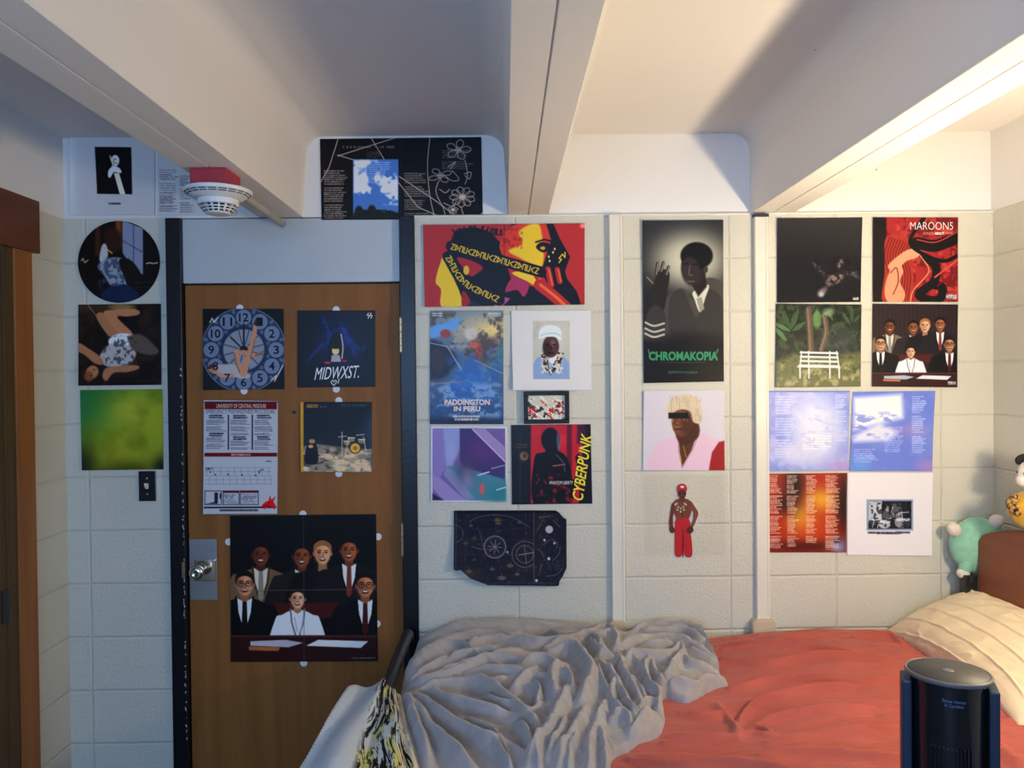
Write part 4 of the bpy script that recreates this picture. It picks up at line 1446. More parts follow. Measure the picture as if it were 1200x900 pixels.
# small framed picture
a, b = W(613.5, 458.5), W(667, 496)
t = thing('picture_frame', 'small dark wooden frame around a red and white picture', 'picture frame', ((a.x + b.x) / 2, 0, (a.z + b.z) / 2))
bm = bmesh.new()
fw = .0165
for x0, x1, z0, z1 in ((a.x, b.x, a.z - fw, a.z), (a.x, b.x, b.z, b.z + fw), (a.x, a.x + fw, b.z + fw, a.z - fw), (b.x - fw, b.x, b.z + fw, a.z - fw)):
    box(bm, x0, x1, -.017, 0, z0, z1, .002)
bobj('moulding', bm, MT['frame'], t)
p = Print([(618, 463), (662.5, 463), (662.5, 491.5), (618, 491.5)], WM, (192, 188, 170), 2.4)
p.noise(7, .53, .6, (30, 28, 30), 5, .9)
p.noise(9, .55, .6, (176, 36, 32), 8, .95)
for x, y in ((622, 484), (628, 488), (634, 470), (640, 484), (650, 470), (656, 476), (646, 490)):
    p.line([(x, y), (x + 6, y + 5)], 1.6, (176, 40, 34))
    p.line([(x + 1, y - 3), (x + 8, y + 2)], 1, (224, 218, 200))
p.noise(3, .6, .66, (230, 226, 208), 12, .9)
o = p.build('picture', None, Y=-.005)
o.parent = t
o.location = -Vector(t.location)

p = Print([(505, 500), (594, 500), (594, 588), (505, 588)], WM, (206, 204, 212), 1.9)
IN = (507, 502, 592, 586)
p.rect(*IN, (112, 96, 156), .8)
p.poly([(507, 502), (519, 502), (523, 545), (516, 560), (507, 556)], (134, 118, 176), 1.5)
p.poly([(519, 502), (539, 502), (539, 526), (530, 546), (523, 546)], (140, 148, 196), 2)
p.glow(530, 530, 8, 12, (156, 168, 206), .6)
p.poly([(539, 502), (560, 502), (592, 536), (592, 570), (556, 566), (539, 540)], (62, 48, 104), 2)
p.glow(566, 528, 22, 16, (98, 54, 120), .7)
p.poly([(552, 502), (568, 502), (592, 524), (592, 542)], (150, 132, 178), 1)
p.line([(554, 503), (592, 541)], 1, (196, 180, 210))
p.poly([(524, 548), (540, 546), (592, 562), (592, 586), (548, 586)], (76, 128, 150), 2.5)
p.glow(584, 580, 18, 16, (40, 120, 128), .8)
p.line([(560, 557), (573, 553)], 1.4, (196, 204, 216)).line([(576, 549), (592, 545)], 1, (150, 160, 190)).line([(582, 574), (592, 571)], 1.2, (180, 206, 206))
p.poly([(507, 556), (516, 560), (546, 586), (520, 586), (507, 572)], (146, 132, 182), 1.5)
p.poly([(507, 578), (520, 586), (507, 586)], (40, 32, 72), 2)
p.poly([(523, 546), (532, 552), (556, 584), (546, 586), (520, 556)], (128, 134, 172), 1.5)
p.glow(546, 552, 12, 17, (74, 62, 96), .75, 2.5)
p.glow(548, 562, 7, 11, (168, 150, 186), .55)
p.ell(565, 573, 3.4, 6.5, (186, 92, 96), 1.6)
p.build('poster', 'square purple and teal print of a slanting corridor with a white border', lift=(.002, .002, .004, .002))

p = Print([(599, 498), (692, 497), (694, 590), (600, 591)], WM, (22, 18, 26), 1.9)
p.poly([(622, 498), (684, 497), (678, 591), (622, 591)], (176, 30, 48), 1)
p.noise(20, .5, .8, (206, 50, 58), 3, .6, (622, 498, 684, 591, 3))
p.rect(598, 497, 622, 592, (26, 26, 38), 1).rect(609, 510, 610, 588, (52, 50, 50), .8).rect(621, 510, 622, 588, (60, 44, 34), .8)
p.micro(604, 520, 618, 526, 3, (90, 74, 50), .8, 3, .9, ragged=0)
p.rect(664, 497, 670, 560, (98, 20, 42), 2).rect(676, 497, 686, 520, (70, 20, 50), 3)
p.poly([(626, 591), (626, 538), (636, 530), (652, 528), (664, 536), (670, 560), (668, 591)], (16, 14, 20), 1, smooth=True)
p.poly([(664, 552), (672, 562), (676, 548), (674, 536), (679, 532), (682, 546), (678, 568), (668, 576)], (18, 16, 22), 1, smooth=True)
p.ell(645, 515, 11, 14, (15, 14, 20), 1).poly([(640, 524), (654, 524), (656, 534), (638, 534)], (15, 14, 20))
p.poly([(653, 506), (656, 512), (657, 520), (654, 528), (652, 518)], (104, 108, 132), 1.5, .7, smooth=True)
p.ell(614, 534.5, 5.6, 6, (120, 96, 70)).ring(614, 534.5, 5.4, 1.2, (54, 40, 34)).ell(615, 534, 2.4, 3, (70, 54, 46))
p.line([(648, 546), (662, 544)], 1.4, (150, 96, 74)).line([(652, 533), (660, 542), (662, 552)], 1.2, (84, 78, 92), smooth=True)
p.noise(5, .56, .66, (140, 26, 40), 7, .8, (628, 556, 672, 590, 4))
p.word('PHANTOM LIBERTY', 644, 563.6, 671, 567.4, (206, 204, 206), slant=.25)
p.word('CYBERPUNK', 643, 540.5, 721, 553.5, (222, 200, 62), rot=82, slant=.2, bold=.012)
p.rect(599, 589.6, 694, 591.5, (20, 16, 20)).line([(599.5, 498), (600.5, 590)], 1, (20, 18, 26))
p.build('poster', 'square red print of a dark silhouette with yellow lettering up its right side', lift=(.002, .003, .002, .002))

# dark star and compass map cut with uneven edges
xs_ = np.array([532, 663.6])
p = Print(None, WM, (30, 32, 48), 1.9, column=(xs_, ([532, 651, 655, 660, 663.6], [598, 597.5, 600, 606, 608]),
          ([532, 535, 540, 552, 572, 600, 652, 654.5, 655, 659, 663.6], [665, 667, 666, 676, 683.5, 684.5, 685, 684.5, 680, 674, 664])))
p.noise(22, .45, .75, (44, 40, 46), 4, .7)
p.glow(548, 672, 18, 8, (74, 58, 44), .6)
MG = (92, 92, 102)
p.rect(532, 597, 663, 600.5, (18, 18, 28), 1).line([(534.6, 599), (534.6, 664)], .7, (70, 72, 84)).line([(560, 681), (652, 681.5)], .7, (58, 60, 72))
p.line([(625.5, 600), (625.5, 682)], 1.0, (74, 76, 88)).line([(616, 600), (616, 640)], .5, (60, 62, 74))
for y in (609, 620, 632, 649):
    p.line([(534, y), (624, y)], .5, (54, 56, 70), .8)
for x in (546, 581):
    p.line([(x, 601), (x, 676)], .5, (54, 56, 70), .8)
p.ring(580, 640.5, 12.6, 1.2, (120, 120, 128)).ring(580, 640.5, 10.8, .4, (80, 80, 92))
for k in range(4):
    a = k * math.pi / 4 + .1
    p.line([(580 - 8 * math.cos(a), 640.5 - 8 * math.sin(a)), (580 + 8 * math.cos(a), 640.5 + 8 * math.sin(a))], .9, (120, 118, 122))
p.ring(615, 649, 10, .7, (116, 112, 110))
for k in range(40):
    a = k * 2 * math.pi / 40
    x = 615 + 15 * math.cos(a)
    if x < 625:
        p.ell(x, 649 + 15 * math.sin(a), .55, .55, (146, 142, 136))
p.line([(608, 650), (625, 647)], .9, (140, 136, 132)).line([(614, 638), (617, 660)], .8, (110, 108, 108))
p.line([(549, 612), (560, 606), (580, 603), (600, 606), (620, 617)], .8, (86, 84, 90), smooth=True)
p.line([(553, 640), (565, 643), (578, 643)], .8, (92, 92, 100), smooth=True).line([(562, 622), (566, 640)], .7, (84, 84, 94))
p.ring(533, 625, 10, .7, (80, 80, 88))
for x, y, r_, c_ in ((583, 609, 4, (104, 82, 58)), (584, 613, 3.4, (96, 78, 58)), (552, 616, 2.4, (90, 86, 80)), (609, 612, 2.6, (92, 84, 76)), (577, 666, 2.6, (98, 90, 80)),
                     (598, 662, 4, (104, 90, 70)), (550, 668, 3.4, (110, 84, 52)), (546, 636, 3, (88, 80, 70)), (556, 630, 3, (70, 68, 72)), (606, 672, 2.6, (100, 98, 98)), (588, 676, 5, (92, 92, 96)), (556, 655, 2.2, (76, 74, 80))):
    p.ell(x, y, r_, r_ * .5, c_, 1.2, .9)
    p.line([(x, y - r_), (x, y)], .7, c_, .9)
p.noise(3, .66, .74, (84, 82, 88), 8, .35)
p.ell(643.5, 620, 4.4, 4.4, (168, 168, 170)).ell(638, 632.6, 1.4, 1.4, (186, 186, 188)).ell(649.6, 636, 1.3, 1.3, (180, 180, 184)).ell(643, 654, 1.6, 1.6, (190, 190, 192)).ell(628.5, 679, 1.6, 1.6, (180, 180, 184)).ell(594.5, 646.5, 1.4, 1.4, (158, 146, 128))
for pts in ([(629, 622), (634, 613)], [(648, 609), (656, 617)], [(630, 643), (634, 646), (637, 652)], [(648, 656), (655, 648), (656, 640)], [(637, 638), (644, 632)], [(646, 631), (653, 636), (652, 642)],
            [(640, 674), (652, 672), (659, 664)], [(632, 606), (644, 604)], [(634, 660), (633, 668)]):
    p.line(pts, .9, MG, .9, smooth=True)
p.micro(631, 604, 644, 612, 2, MG, .6, 3, .5).micro(641, 656, 658, 668, 2.6, MG, .6, 4, .4)
p.build('map_sheet', 'dark blue map sheet with compass drawings and torn uneven edges above the bed', 'map', mat='print_matte', lift=(.004, .010, .022, .040), bow=.004)

# --- between the cable covers
p = Print([(752, 259), (847, 258), (848, 447), (754, 449)], WC, (38, 36, 38), 1.6)
p.vgrad(258, (52, 50, 50), 449, (24, 22, 24))
p.glow(808, 305, 44, 34, (206, 196, 166), .95, 3)
p.poly([(756, 400), (762, 372), (784, 346), (800, 338), (812, 350), (828, 326), (848, 338), (848, 400)], (78, 72, 64), 1.5, smooth=True)
p.poly([(790, 398), (784, 352), (800, 340), (816, 372), (828, 340), (846, 352), (846, 402)], (62, 57, 52), 2, smooth=True)
p.glow(805, 412, 70, 22, (24, 22, 24), 1, 4)
p.poly([(812, 342), (830, 334), (826, 350), (820, 366), (814, 352)], (204, 196, 172), smooth=True).poly([(816, 350), (822, 348), (825, 362), (820, 366)], (150, 142, 126))
p.poly([(808, 330), (826, 318), (828, 336), (818, 348)], (40, 34, 32), 2)
p.ell(812, 314, 14, 20, (46, 40, 38), 1.5, rot=-.15).ell(816, 300, 19, 16, (22, 20, 22), 2).ell(809, 318, 11, 17, (54, 47, 43), 3, rot=-.15)
p.line([(800, 310), (806, 309)], 1.6, (20, 18, 18)).line([(812, 310), (818, 310)], 1.6, (20, 18, 18)).line([(808, 312), (807, 322), (811, 323)], 1.2, (120, 108, 94), .8).line([(805, 330), (813, 330)], 2, (112, 92, 84), .8)
p.ell(827, 316, 2.4, 4, (70, 60, 54))
p.poly([(762, 352), (768, 324), (776, 316), (784, 320), (782, 340), (776, 366)], (44, 38, 36), 1.5, smooth=True)
for pts in ([(768, 322), (770, 309)], [(774, 318), (777, 308)], [(780, 322), (783, 313)], [(764, 332), (757, 325)]):
    p.line(pts, 3.6, (64, 56, 50), smooth=True).line([(a + .8, b) for a, b in pts], 1.0, (176, 164, 142), .8)
p.poly([(755, 386), (760, 364), (770, 358), (780, 370), (778, 388), (766, 396)], (60, 56, 52), 1.5, smooth=True)
for y in (378, 385, 391):
    p.line([(756, y), (766, y + 4), (778, y + 1)], 2.2, (196, 188, 166), .9, smooth=True)
p.word('CHROMAKOPIA', 760, 412, 841, 422.5, (60, 140, 96), bold=.035)
p.line([(760.5, 414), (759.5, 410)], 1.3, (60, 140, 96)).line([(839, 414), (841, 409.5)], 1.3, (60, 140, 96))
p.line([(774, 425), (826, 424.6)], .7, (46, 100, 72), .8).micro(783, 435, 817, 438, 2.6, (46, 104, 76), .8, 4, .85, ragged=0, h=.7)
p.build('poster', 'tall black portrait poster with green lettering between the two cable covers', lift=(.009, .004, .002, .003), bow=.002)

p = Print([(754, 458), (848, 457), (849, 551), (753, 551)], WC, (212, 199, 194), 1.7)
p.glow(760, 500, 30, 60, (206, 194, 196), .6)
p.poly([(763, 552), (768, 522), (776, 515), (796, 510), (818, 504), (836, 514), (850, 520), (850, 552)], (222, 186, 190), 1.2, smooth=True)
p.poly([(830, 552), (834, 530), (842, 518), (850, 516), (850, 552)], (160, 32, 40), 1.2)
p.poly([(794, 512), (806, 506), (818, 504), (810, 528), (799, 548), (795, 530)], (96, 54, 34), 1.2)
p.line([(794, 512), (796, 532), (799, 548), (812, 526), (820, 504)], 1.4, (186, 148, 154)).line([(797, 534), (798, 542)], 1, (190, 160, 70)).line([(800, 520), (804, 536)], .7, (186, 150, 80))
p.poly([(792, 505), (816, 494), (818, 512), (800, 522)], (82, 44, 30), 2, smooth=True)
p.ell(800, 492, 13, 20, (116, 66, 44), 1.5, rot=.1).ell(806, 498, 7, 14, (80, 44, 32), 5, .8).ell(793, 500, 4, 6, (146, 92, 66), 3, .6)
p.line([(791, 503), (799, 503)], 2, (70, 30, 30), .9).line([(792, 489), (790, 497), (795, 498)], 1.2, (76, 42, 32), .9)
p.poly([(782, 486), (784, 470), (796, 463), (810, 463), (820, 472), (823, 488), (820, 496), (812, 494), (808, 482), (796, 480)], (212, 190, 156), 1.5, smooth=True)
p.noise(4, .5, .7, (176, 150, 116), 5, .5, (784, 464, 822, 494, 3), sx=2.5, sy=.6)
p.rect(783, 483.5, 807, 490.5, (18, 18, 26), 1)
p.build('poster', 'square print of a person with pale hair and dark glasses in a pink jacket', lift=(.008, .006, .002, .003))

# clear film with a printed figure
q = [(753, 557), (848, 557), (850, 650), (755, 651)]
fm = bpy.data.materials.new('clear_film')
tt = NT(fm)
tr = tt.n('BsdfTransparent', {0: (.995, .995, .99)})
gl = tt.n('BsdfGlossy', {'Roughness': .25})
mx = tt.n('MixShader', {0: .035, 1: tr, 2: gl})
tt.t.links.new(mx.outputs[0], tt.t.nodes['Material Output'].inputs[0])
c4 = [W(*c, 0) for c in q]
t = thing('film_print', 'clear plastic sheet printed with a person in red trousers and cap', 'poster', (c4[3].x, 0, c4[3].z))
me = raw_mesh('film', np.array([[v.x, -.003, v.z] for v in c4] + [[v.x, -.0034, v.z] for v in c4]),
              np.array([[0, 1, 2, 3], [7, 6, 5, 4], [0, 4, 5, 1], [1, 5, 6, 2], [2, 6, 7, 3], [3, 7, 4, 0]]))
link('film', me, fm, t)


class Cut:
    pass


def flat_shape(name, pts, Y, depth, mat, par, colour):
    pts = smooth_poly(pts, 5)
    bm = bmesh.new()
    f_ = [W(x, y, 0) for x, y in pts]
    a_ = [bm.verts.new((v.x, Y, v.z)) for v in f_]
    b_ = [bm.verts.new((v.x, Y + depth, v.z)) for v in f_]
    bm.faces.new(a_)
    n_ = len(a_)
    for i in range(n_):
        bm.faces.new((a_[i], b_[i], b_[(i + 1) % n_], a_[(i + 1) % n_]))
    me = bpy.data.meshes.new(name)
    bmesh.ops.triangulate(bm, faces=[f for f in bm.faces if len(f.verts) > 4])
    bm.to_mesh(me)
    bm.free()
    w_ = lin(WC)
    set_colors(me, np.tile(np.array([[a / b * .78 for a, b in zip(lin(colour), w_)]]), (len(me.vertices), 1)))
    return me


parts = []
SKD = (112, 58, 44)
for pts, c_, dz in (
        ([(788, 590), (793, 585), (799, 584), (806, 585), (811, 590), (810, 600), (807, 608), (806, 613), (793, 613), (792, 606), (789, 600)], SKD, 0),
        ([(787, 590), (790, 592), (789, 602), (787.6, 612), (789, 619), (786, 621), (783.8, 613), (785, 602)], (98, 50, 38), .0001),
        ([(810, 588), (813, 592), (818, 601), (815.4, 610), (811, 619), (808, 618), (811.6, 609), (813, 602), (809, 595)], (122, 64, 48), .0001),
        ([(791.6, 609), (806.6, 608), (809, 622), (811, 650), (802, 650), (800.6, 628), (799, 650), (791, 650), (790.6, 626)], (172, 36, 40), .00015),
        ([(794, 576), (797, 573), (802.4, 573), (804, 577), (803, 581.6), (800, 584.4), (797, 584), (794.6, 580.6)], (88, 44, 36), .0002),
        ([(797, 582), (801.4, 582), (803, 587), (795.6, 587)], (92, 46, 36), .0001),
        ([(793.8, 569), (797, 567), (801, 566.8), (804.2, 569.4), (804.6, 575), (799, 573.4), (793.4, 575.4)], (172, 38, 46), .0003),
        ([(784.6, 617), (789, 617.6), (790.6, 622), (787.6, 624.6), (784.4, 622)], (84, 40, 32), .0004),
        ([(804, 620), (809, 616.6), (812.4, 619.6), (811, 624), (806, 625)], (84, 40, 32), .0004)):
    parts.append(flat_shape('x', pts, -.0036 - dz, .00005, None, None, c_))
for row in range(2):
    for k in range(11):
        a = math.pi * (k / 10)
        x, y = 797.4 - (6.6 - 1.6 * row) * math.cos(a), 587.5 + (12 - 4 * row) * math.sin(a)
        parts.append(flat_shape('x', [(x - 1.2, y), (x, y - 1.2), (x + 1.2, y), (x, y + 1.2)], -.0041, .00005, None, None, (190, 168, 130) if k % 2 else (92, 78, 56)))
for pts, c_ in (([(796, 577.6), (798, 577.2), (798, 578.4), (796, 578.6)], (30, 16, 14)), ([(800.4, 577.2), (802.4, 577.6), (802.2, 578.6), (800.4, 578.4)], (30, 16, 14)), ([(797.4, 581.6), (801.2, 581.6), (799.4, 582.6)], (56, 24, 22)), ([(797.4, 569.4), (801, 569.4), (800.6, 571.4), (797.8, 571.4)], (226, 206, 196)),
                ([(799.4, 622), (800.6, 622), (800.8, 650), (799.4, 650)], (116, 20, 28)), ([(798.6, 600), (799.6, 600), (799.4, 607), (798.8, 607)], (78, 38, 30))):
    parts.append(flat_shape('x', pts, -.0042, .00005, None, None, c_))
bm = bmesh.new()
for me_ in parts:
    bm.from_mesh(me_)
me = bpy.data.meshes.new('printed_figure')
bm.to_mesh(me)
bm.free()
for me_ in parts:
    bpy.data.meshes.remove(me_)
o = link('printed_figure', me, MT['print'], t)
me.color_attributes.active_color_index = 0

# --- right of the second cable cover
p = Print([(910, 256), (1010, 255), (1008, 354), (910, 355)], WR, (42, 38, 36), 1.6)
p.vgrad(255, (58, 52, 48), 355, (24, 22, 26))
p.glow(940, 330, 50, 40, (20, 19, 23), .6)
for x, y, rx, ry, ro, c_ in ((984, 309, 3.4, 5, .2, (150, 126, 116)), (978, 327, 12, 6, -.6, (150, 118, 106)), (958, 314, 7, 2, .85, (126, 108, 98)), (996, 320, 6, 2, -.1, (130, 108, 98)), (1003, 324, 5, 1.6, .5, (112, 96, 88)),
                             (963, 342, 7, 4, -.8, (140, 116, 108)), (968, 322, 4, 3, .3, (92, 70, 62)), (962, 345, 3, 3, 0, (190, 180, 176)), (981, 322, 5, 3, -.5, (160, 130, 116))):
    p.ell(x, y, rx, ry, c_, 3, .85, ro)
p.noise(3.5, .5, .62, (20, 18, 20), 5, .8, (952, 300, 1006, 352, 4))
p.rect(999, 348.6, 1005.5, 351.4, (206, 196, 184)).micro(999, 349, 1005, 351, 2, (60, 50, 46), .7)
p.build('poster', 'square nearly black print with a faint pale figure above the garden print', lift=(.006, .002, .002, .003))

p = Print([(1022, 255), (1122, 255), (1122, 354), (1022, 354)], WR, (172, 44, 42), 1.9)
p.noise(8, .48, .56, (116, 26, 30), 5, .85).noise(5, .6, .64, (206, 80, 62), 9, .7)
p.rect(1022, 254, 1038, 355, (34, 24, 24), 2)
p.poly([(1036, 284), (1042, 276), (1050, 274), (1064, 284), (1066, 300), (1070, 330), (1062, 354), (1034, 354), (1036, 320)], (180, 56, 40), 1, smooth=True)
for k in range(9):
    x = 1038 + k * 3.2
    p.line([(x + 4, 278 + k), (x - 2, 300), (x + 3, 325), (x - 1, 352)], 1.0, (78, 18, 22), .9, smooth=True)
p.poly([(1042, 318), (1052, 308), (1058, 318), (1054, 330), (1060, 344), (1056, 354), (1040, 354), (1036, 340)], (228, 150, 108), 1, smooth=True)
p.poly([(1040, 312), (1052, 300), (1066, 292), (1080, 294), (1074, 302), (1062, 306), (1048, 318)], (230, 156, 112), 1, smooth=True)
p.line([(1043, 320), (1050, 314), (1052, 330), (1046, 345)], 1.2, (120, 34, 28), smooth=True)
p.line([(1082, 256), (1066, 282), (1078, 296), (1104, 306), (1122, 300)], 4.5, (26, 20, 22), smooth=True)
p.line([(1084, 302), (1096, 312), (1094, 330), (1076, 346), (1098, 352), (1104, 338), (1094, 334)], 10, (26, 20, 22), smooth=True)
p.line([(1074, 285), (1096, 288), (1122, 278)], 14, (28, 20, 22), smooth=True)
p.line([(1078, 300), (1088, 318), (1070, 340), (1066, 354)], 1.2, (232, 150, 100), smooth=True).line([(1074, 281), (1096, 284), (1121, 272)], 1.1, (214, 74, 60), smooth=True)
p.line([(1095, 325), (1120, 306)], 2, (214, 84, 70)).line([(1098, 335), (1120, 318)], 1.6, (120, 24, 30))
p.rect(1108, 345, 1120, 350.4, (204, 190, 178)).micro(1108, 345.4, 1120, 350, 1.8, (50, 36, 34), .8)
p.word('MAROON5', 1066, 260.6, 1116, 269.4, (238, 232, 222), bold=-.016)
p.word('SONGS', 1081, 272.2, 1094, 275.2, (226, 150, 110)).word('ABOUT', 1094.6, 272.2, 1106, 275.2, (246, 240, 230), bold=.03).word('JANE', 1106.6, 272.2, 1116, 275.2, (226, 150, 110))
p.build('poster', 'square red and black swirling print of a red-haired figure', lift=(.005, .002, .003, .003))

p = Print([(909, 356), (1009, 357), (1008, 453), (908, 454)], WR, (40, 46, 34), 1.8)
p.noise(10, .45, .65, (72, 82, 50), 4, .8, (908, 356, 1010, 425, 4)).noise(5, .5, .62, (20, 24, 22), 7, .85, (908, 356, 1010, 425, 6))
p.glow(985, 402, 26, 18, (84, 86, 80), .6)
for x, y, a, L_ in ((926, 386, -2.0, 24), (926, 386, -1.2, 26), (926, 388, -2.7, 20), (928, 388, -.6, 20), (922, 400, -2.3, 22), (956, 378, -1.5, 18), (960, 372, -.5, 16), (976, 376, -2.1, 15), (998, 378, -1.6, 20), (996, 380, -2.2, 16), (1000, 378, -.9, 12), (935, 412, -1.9, 14)):
    ex, ey = x + L_ * math.cos(a), y + L_ * math.sin(a)
    n_ = (-math.sin(a) * L_ * .13, math.cos(a) * L_ * .13)
    g = RNG.uniform(.75, 1.25)
    p.poly([(x, y), ((x + ex) / 2 + n_[0], (y + ey) / 2 + n_[1]), (ex, ey), ((x + ex) / 2 - n_[0], (y + ey) / 2 - n_[1])], (86 * g, 116 * g, 66 * g), 1, .9, smooth=True)
p.ell(957, 374, 5, 10, (116, 146, 84), 2, .8).ell(970, 366, 7, 5, (150, 168, 120), 3, .6)
for pts, w_ in (([(947, 362), (949, 390), (950, 412)], 7), ([(966, 372), (968, 390), (962, 410)], 6)):
    p.line(pts, w_, (112, 86, 66), .9, 2, smooth=True).line([(a - 1, b) for a, b in pts], 1.5, (170, 138, 106), .7, 2, smooth=True)
p.poly([(908, 424), (930, 414), (960, 418), (1010, 412), (1010, 455), (908, 455)], (112, 108, 64), 6)
p.noise(7, .45, .7, (186, 168, 116), 11, .8, (912, 424, 1008, 454, 8)).noise(4, .5, .7, (62, 74, 36), 13, .6, (908, 412, 1010, 440, 8))
WB = (222, 213, 194)
for y in (413, 418, 423):
    p.line([(938, y), (981, y + 1)], 2.4, WB)
p.poly([(936, 427), (982, 428), (985, 431.5), (933, 430.5)], WB, .8)
for x0, x1 in ((939, 937), (980, 983), (947, 947.5), (972, 972)):
    p.line([(x0, 412), (x1, 431)], 1.6, WB).line([(x1, 431), (x1, 443)], 1.8, WB)
p.grain(.1)
p.build('poster', 'square print of a leafy green garden with white seating on the grass', lift=(.003, .002, .002, .004))

p = Print([(1022, 356), (1122, 357), (1121, 454), (1021, 453)], WR, (38, 28, 34), 2)
for x in range(1022, 1123, 5):
    p.line([(x, 355), (x, 400)], 1.5, (46, 34, 40), .7)
office_group(p, 1021.5, 356, .985, False)
p.C = np.clip(p.C * np.array((1.22, 1.12, 1.0)) + np.array((5, 3, 0)), 0, 255)
p.rect(1110, 447, 1119, 450.6, (206, 190, 176)).micro(1110, 447.4, 1119, 450.4, 1.6, (60, 46, 40), .8)
p.build('poster', 'small square print of suited people laughing at a table, right of the garden print', lift=(.002, .002, .003, .003))

p = Print([(900, 458), (995, 458), (994, 551), (899, 552)], WR, (158, 156, 196), 1.6)
p.noise(20, .4, .7, (128, 138, 196), 4, .8)
p.noise(9, .5, .75, (206, 192, 214), 5, .5)
p.glow(956, 502, 32, 42, (232, 222, 220), .9, 3.5)
p.noise(9, .52, .68, (196, 186, 206), 8, .7, (922, 466, 980, 546, 8), sy=2)
p.glow(928, 534, 30, 12, (236, 222, 218), .6)
p.glow(985, 546, 14, 8, (196, 150, 188), .7).rect(899, 457, 996, 459.5, (108, 118, 180), 2)
p.micro(908, 464, 934, 540, 3.2, (228, 220, 230), .5, 4, .9, 8).micro(978, 462, 992, 520, 2.8, (228, 220, 230), .55, 6, .9, 7).micro(940, 510, 975, 528, 3, (255, 246, 236), .5, 8)
p.build('poster', 'square lilac print almost filled by one large round white cloud', lift=(.002, .004, .002, .003))

p = Print([(999, 459), (1095, 458), (1091, 552), (995, 552)], WR, (118, 130, 192), 1.6)
p.noise(24, .4, .75, (142, 148, 200), 3, .8)
p.poly([(1000, 466), (1056, 462), (1058, 490), (1040, 494), (1000, 504)], (240, 228, 226), 6)
p.poly([(998, 512), (1030, 496), (1052, 506), (1040, 516), (1000, 518)], (230, 218, 222), 6)
p.noise(10, .5, .62, (128, 138, 190), 7, .8, (1000, 484, 1050, 512, 8), sy=2.4)
p.glow(1066, 504, 16, 8, (180, 140, 180), .6).glow(1086, 546, 14, 8, (190, 140, 180), .7).glow(1008, 544, 12, 10, (110, 160, 206), .7)
p.micro(1068, 464, 1086, 532, 2.6, (214, 212, 230), .65, 5, .9, 9, ragged=.5).micro(1000, 526, 1030, 542, 2.4, (206, 206, 228), .55, 7).micro(1036, 500, 1058, 530, 2.6, (220, 216, 232), .5, 8)
p.build('poster', 'square blue sky print with a white cloud in its upper left corner', lift=(.002, .004, .006, .002))

p = Print([(899, 555), (992, 554), (991, 647), (899, 647)], WR, (178, 44, 26), 1.7)
p.glow(962, 586, 20, 14, (240, 190, 50), .95).glow(938, 606, 14, 16, (250, 206, 60), .95).glow(950, 620, 34, 40, (226, 90, 26), .6)
p.glow(930, 566, 12, 30, (34, 22, 22), .95).glow(918, 590, 9, 12, (52, 20, 18), .8).glow(988, 590, 9, 40, (44, 22, 24), .95)
p.glow(944, 640, 50, 8, (52, 16, 18), .7).glow(982, 640, 9, 9, (150, 150, 180), .9).glow(980, 633, 4, 4, (40, 40, 50), .8)
for x0, x1, y1, s_ in ((900, 917, 642, 3), (922, 936, 640, 4), (944, 958, 636, 5), (967, 984, 644, 6)):
    p.micro(x0, 557, x1, y1, 2.15, (244, 200, 168), .75, s_, .9, 11, ragged=.45, h=.5)
p.build('poster', 'square fiery red sheet with four columns of small print', lift=(.003, .002, .003, .003))

p = Print([(993, 554), (1093, 554), (1091, 651), (992, 650)], WR, (240, 222, 205), 1.9)
p.rect(1015, 585, 1069.5, 621.5, (150, 160, 178), 1).rect(1017, 587, 1067.5, 619.5, (44, 42, 44), 1)
p.rect(1017, 587, 1033, 612, (196, 190, 182), 1.5).rect(1045, 590, 1056, 604, (96, 92, 90), 2)
for cx, cy, rx, ry, c_ in ((1024, 611, 6, 5, (70, 66, 66)), (1036, 614, 7, 5, (190, 184, 178)), (1054, 612, 6, 6, (150, 144, 140)), (1062, 612, 4, 6, (64, 60, 60)), (1041, 604, 5, 4, (206, 200, 194)), (1050, 604, 5, 3, (120, 116, 112))):
    p.ell(cx, cy, rx, ry, c_, 1.2).ell(cx, cy - ry * .55, rx * .95, ry * .3, (216, 210, 202), 1, .9)
p.ell(1039, 594, 4, 4.6, (60, 54, 52), 1).poly([(1033, 606), (1035, 599), (1043, 599), (1046, 606)], (92, 86, 84), smooth=True).ell(1039.6, 595.6, 2.6, 3.4, (186, 174, 164), 1)
for pts in ([(1044, 600), (1046, 594)], [(1024, 598), (1034, 600)], [(1026, 600), (1022, 618)], [(1056, 598), (1058, 618)], [(1050, 601), (1064, 600)], [(1030, 605), (1028, 618)]):
    p.line(pts, .9, (210, 204, 198), .9)
p.noise(3, .55, .65, (24, 22, 24), 5, .7, (1018, 588, 1067, 619, 3))
p.micro(1016, 622.6, 1066, 625.8, 3, (52, 44, 44), .9, 4, .85, ragged=0, h=.75)
p.build('poster', 'white square print with a small black and white photo of a drummer', mat='print_matte', lift=(.002, .002, .006, .003))
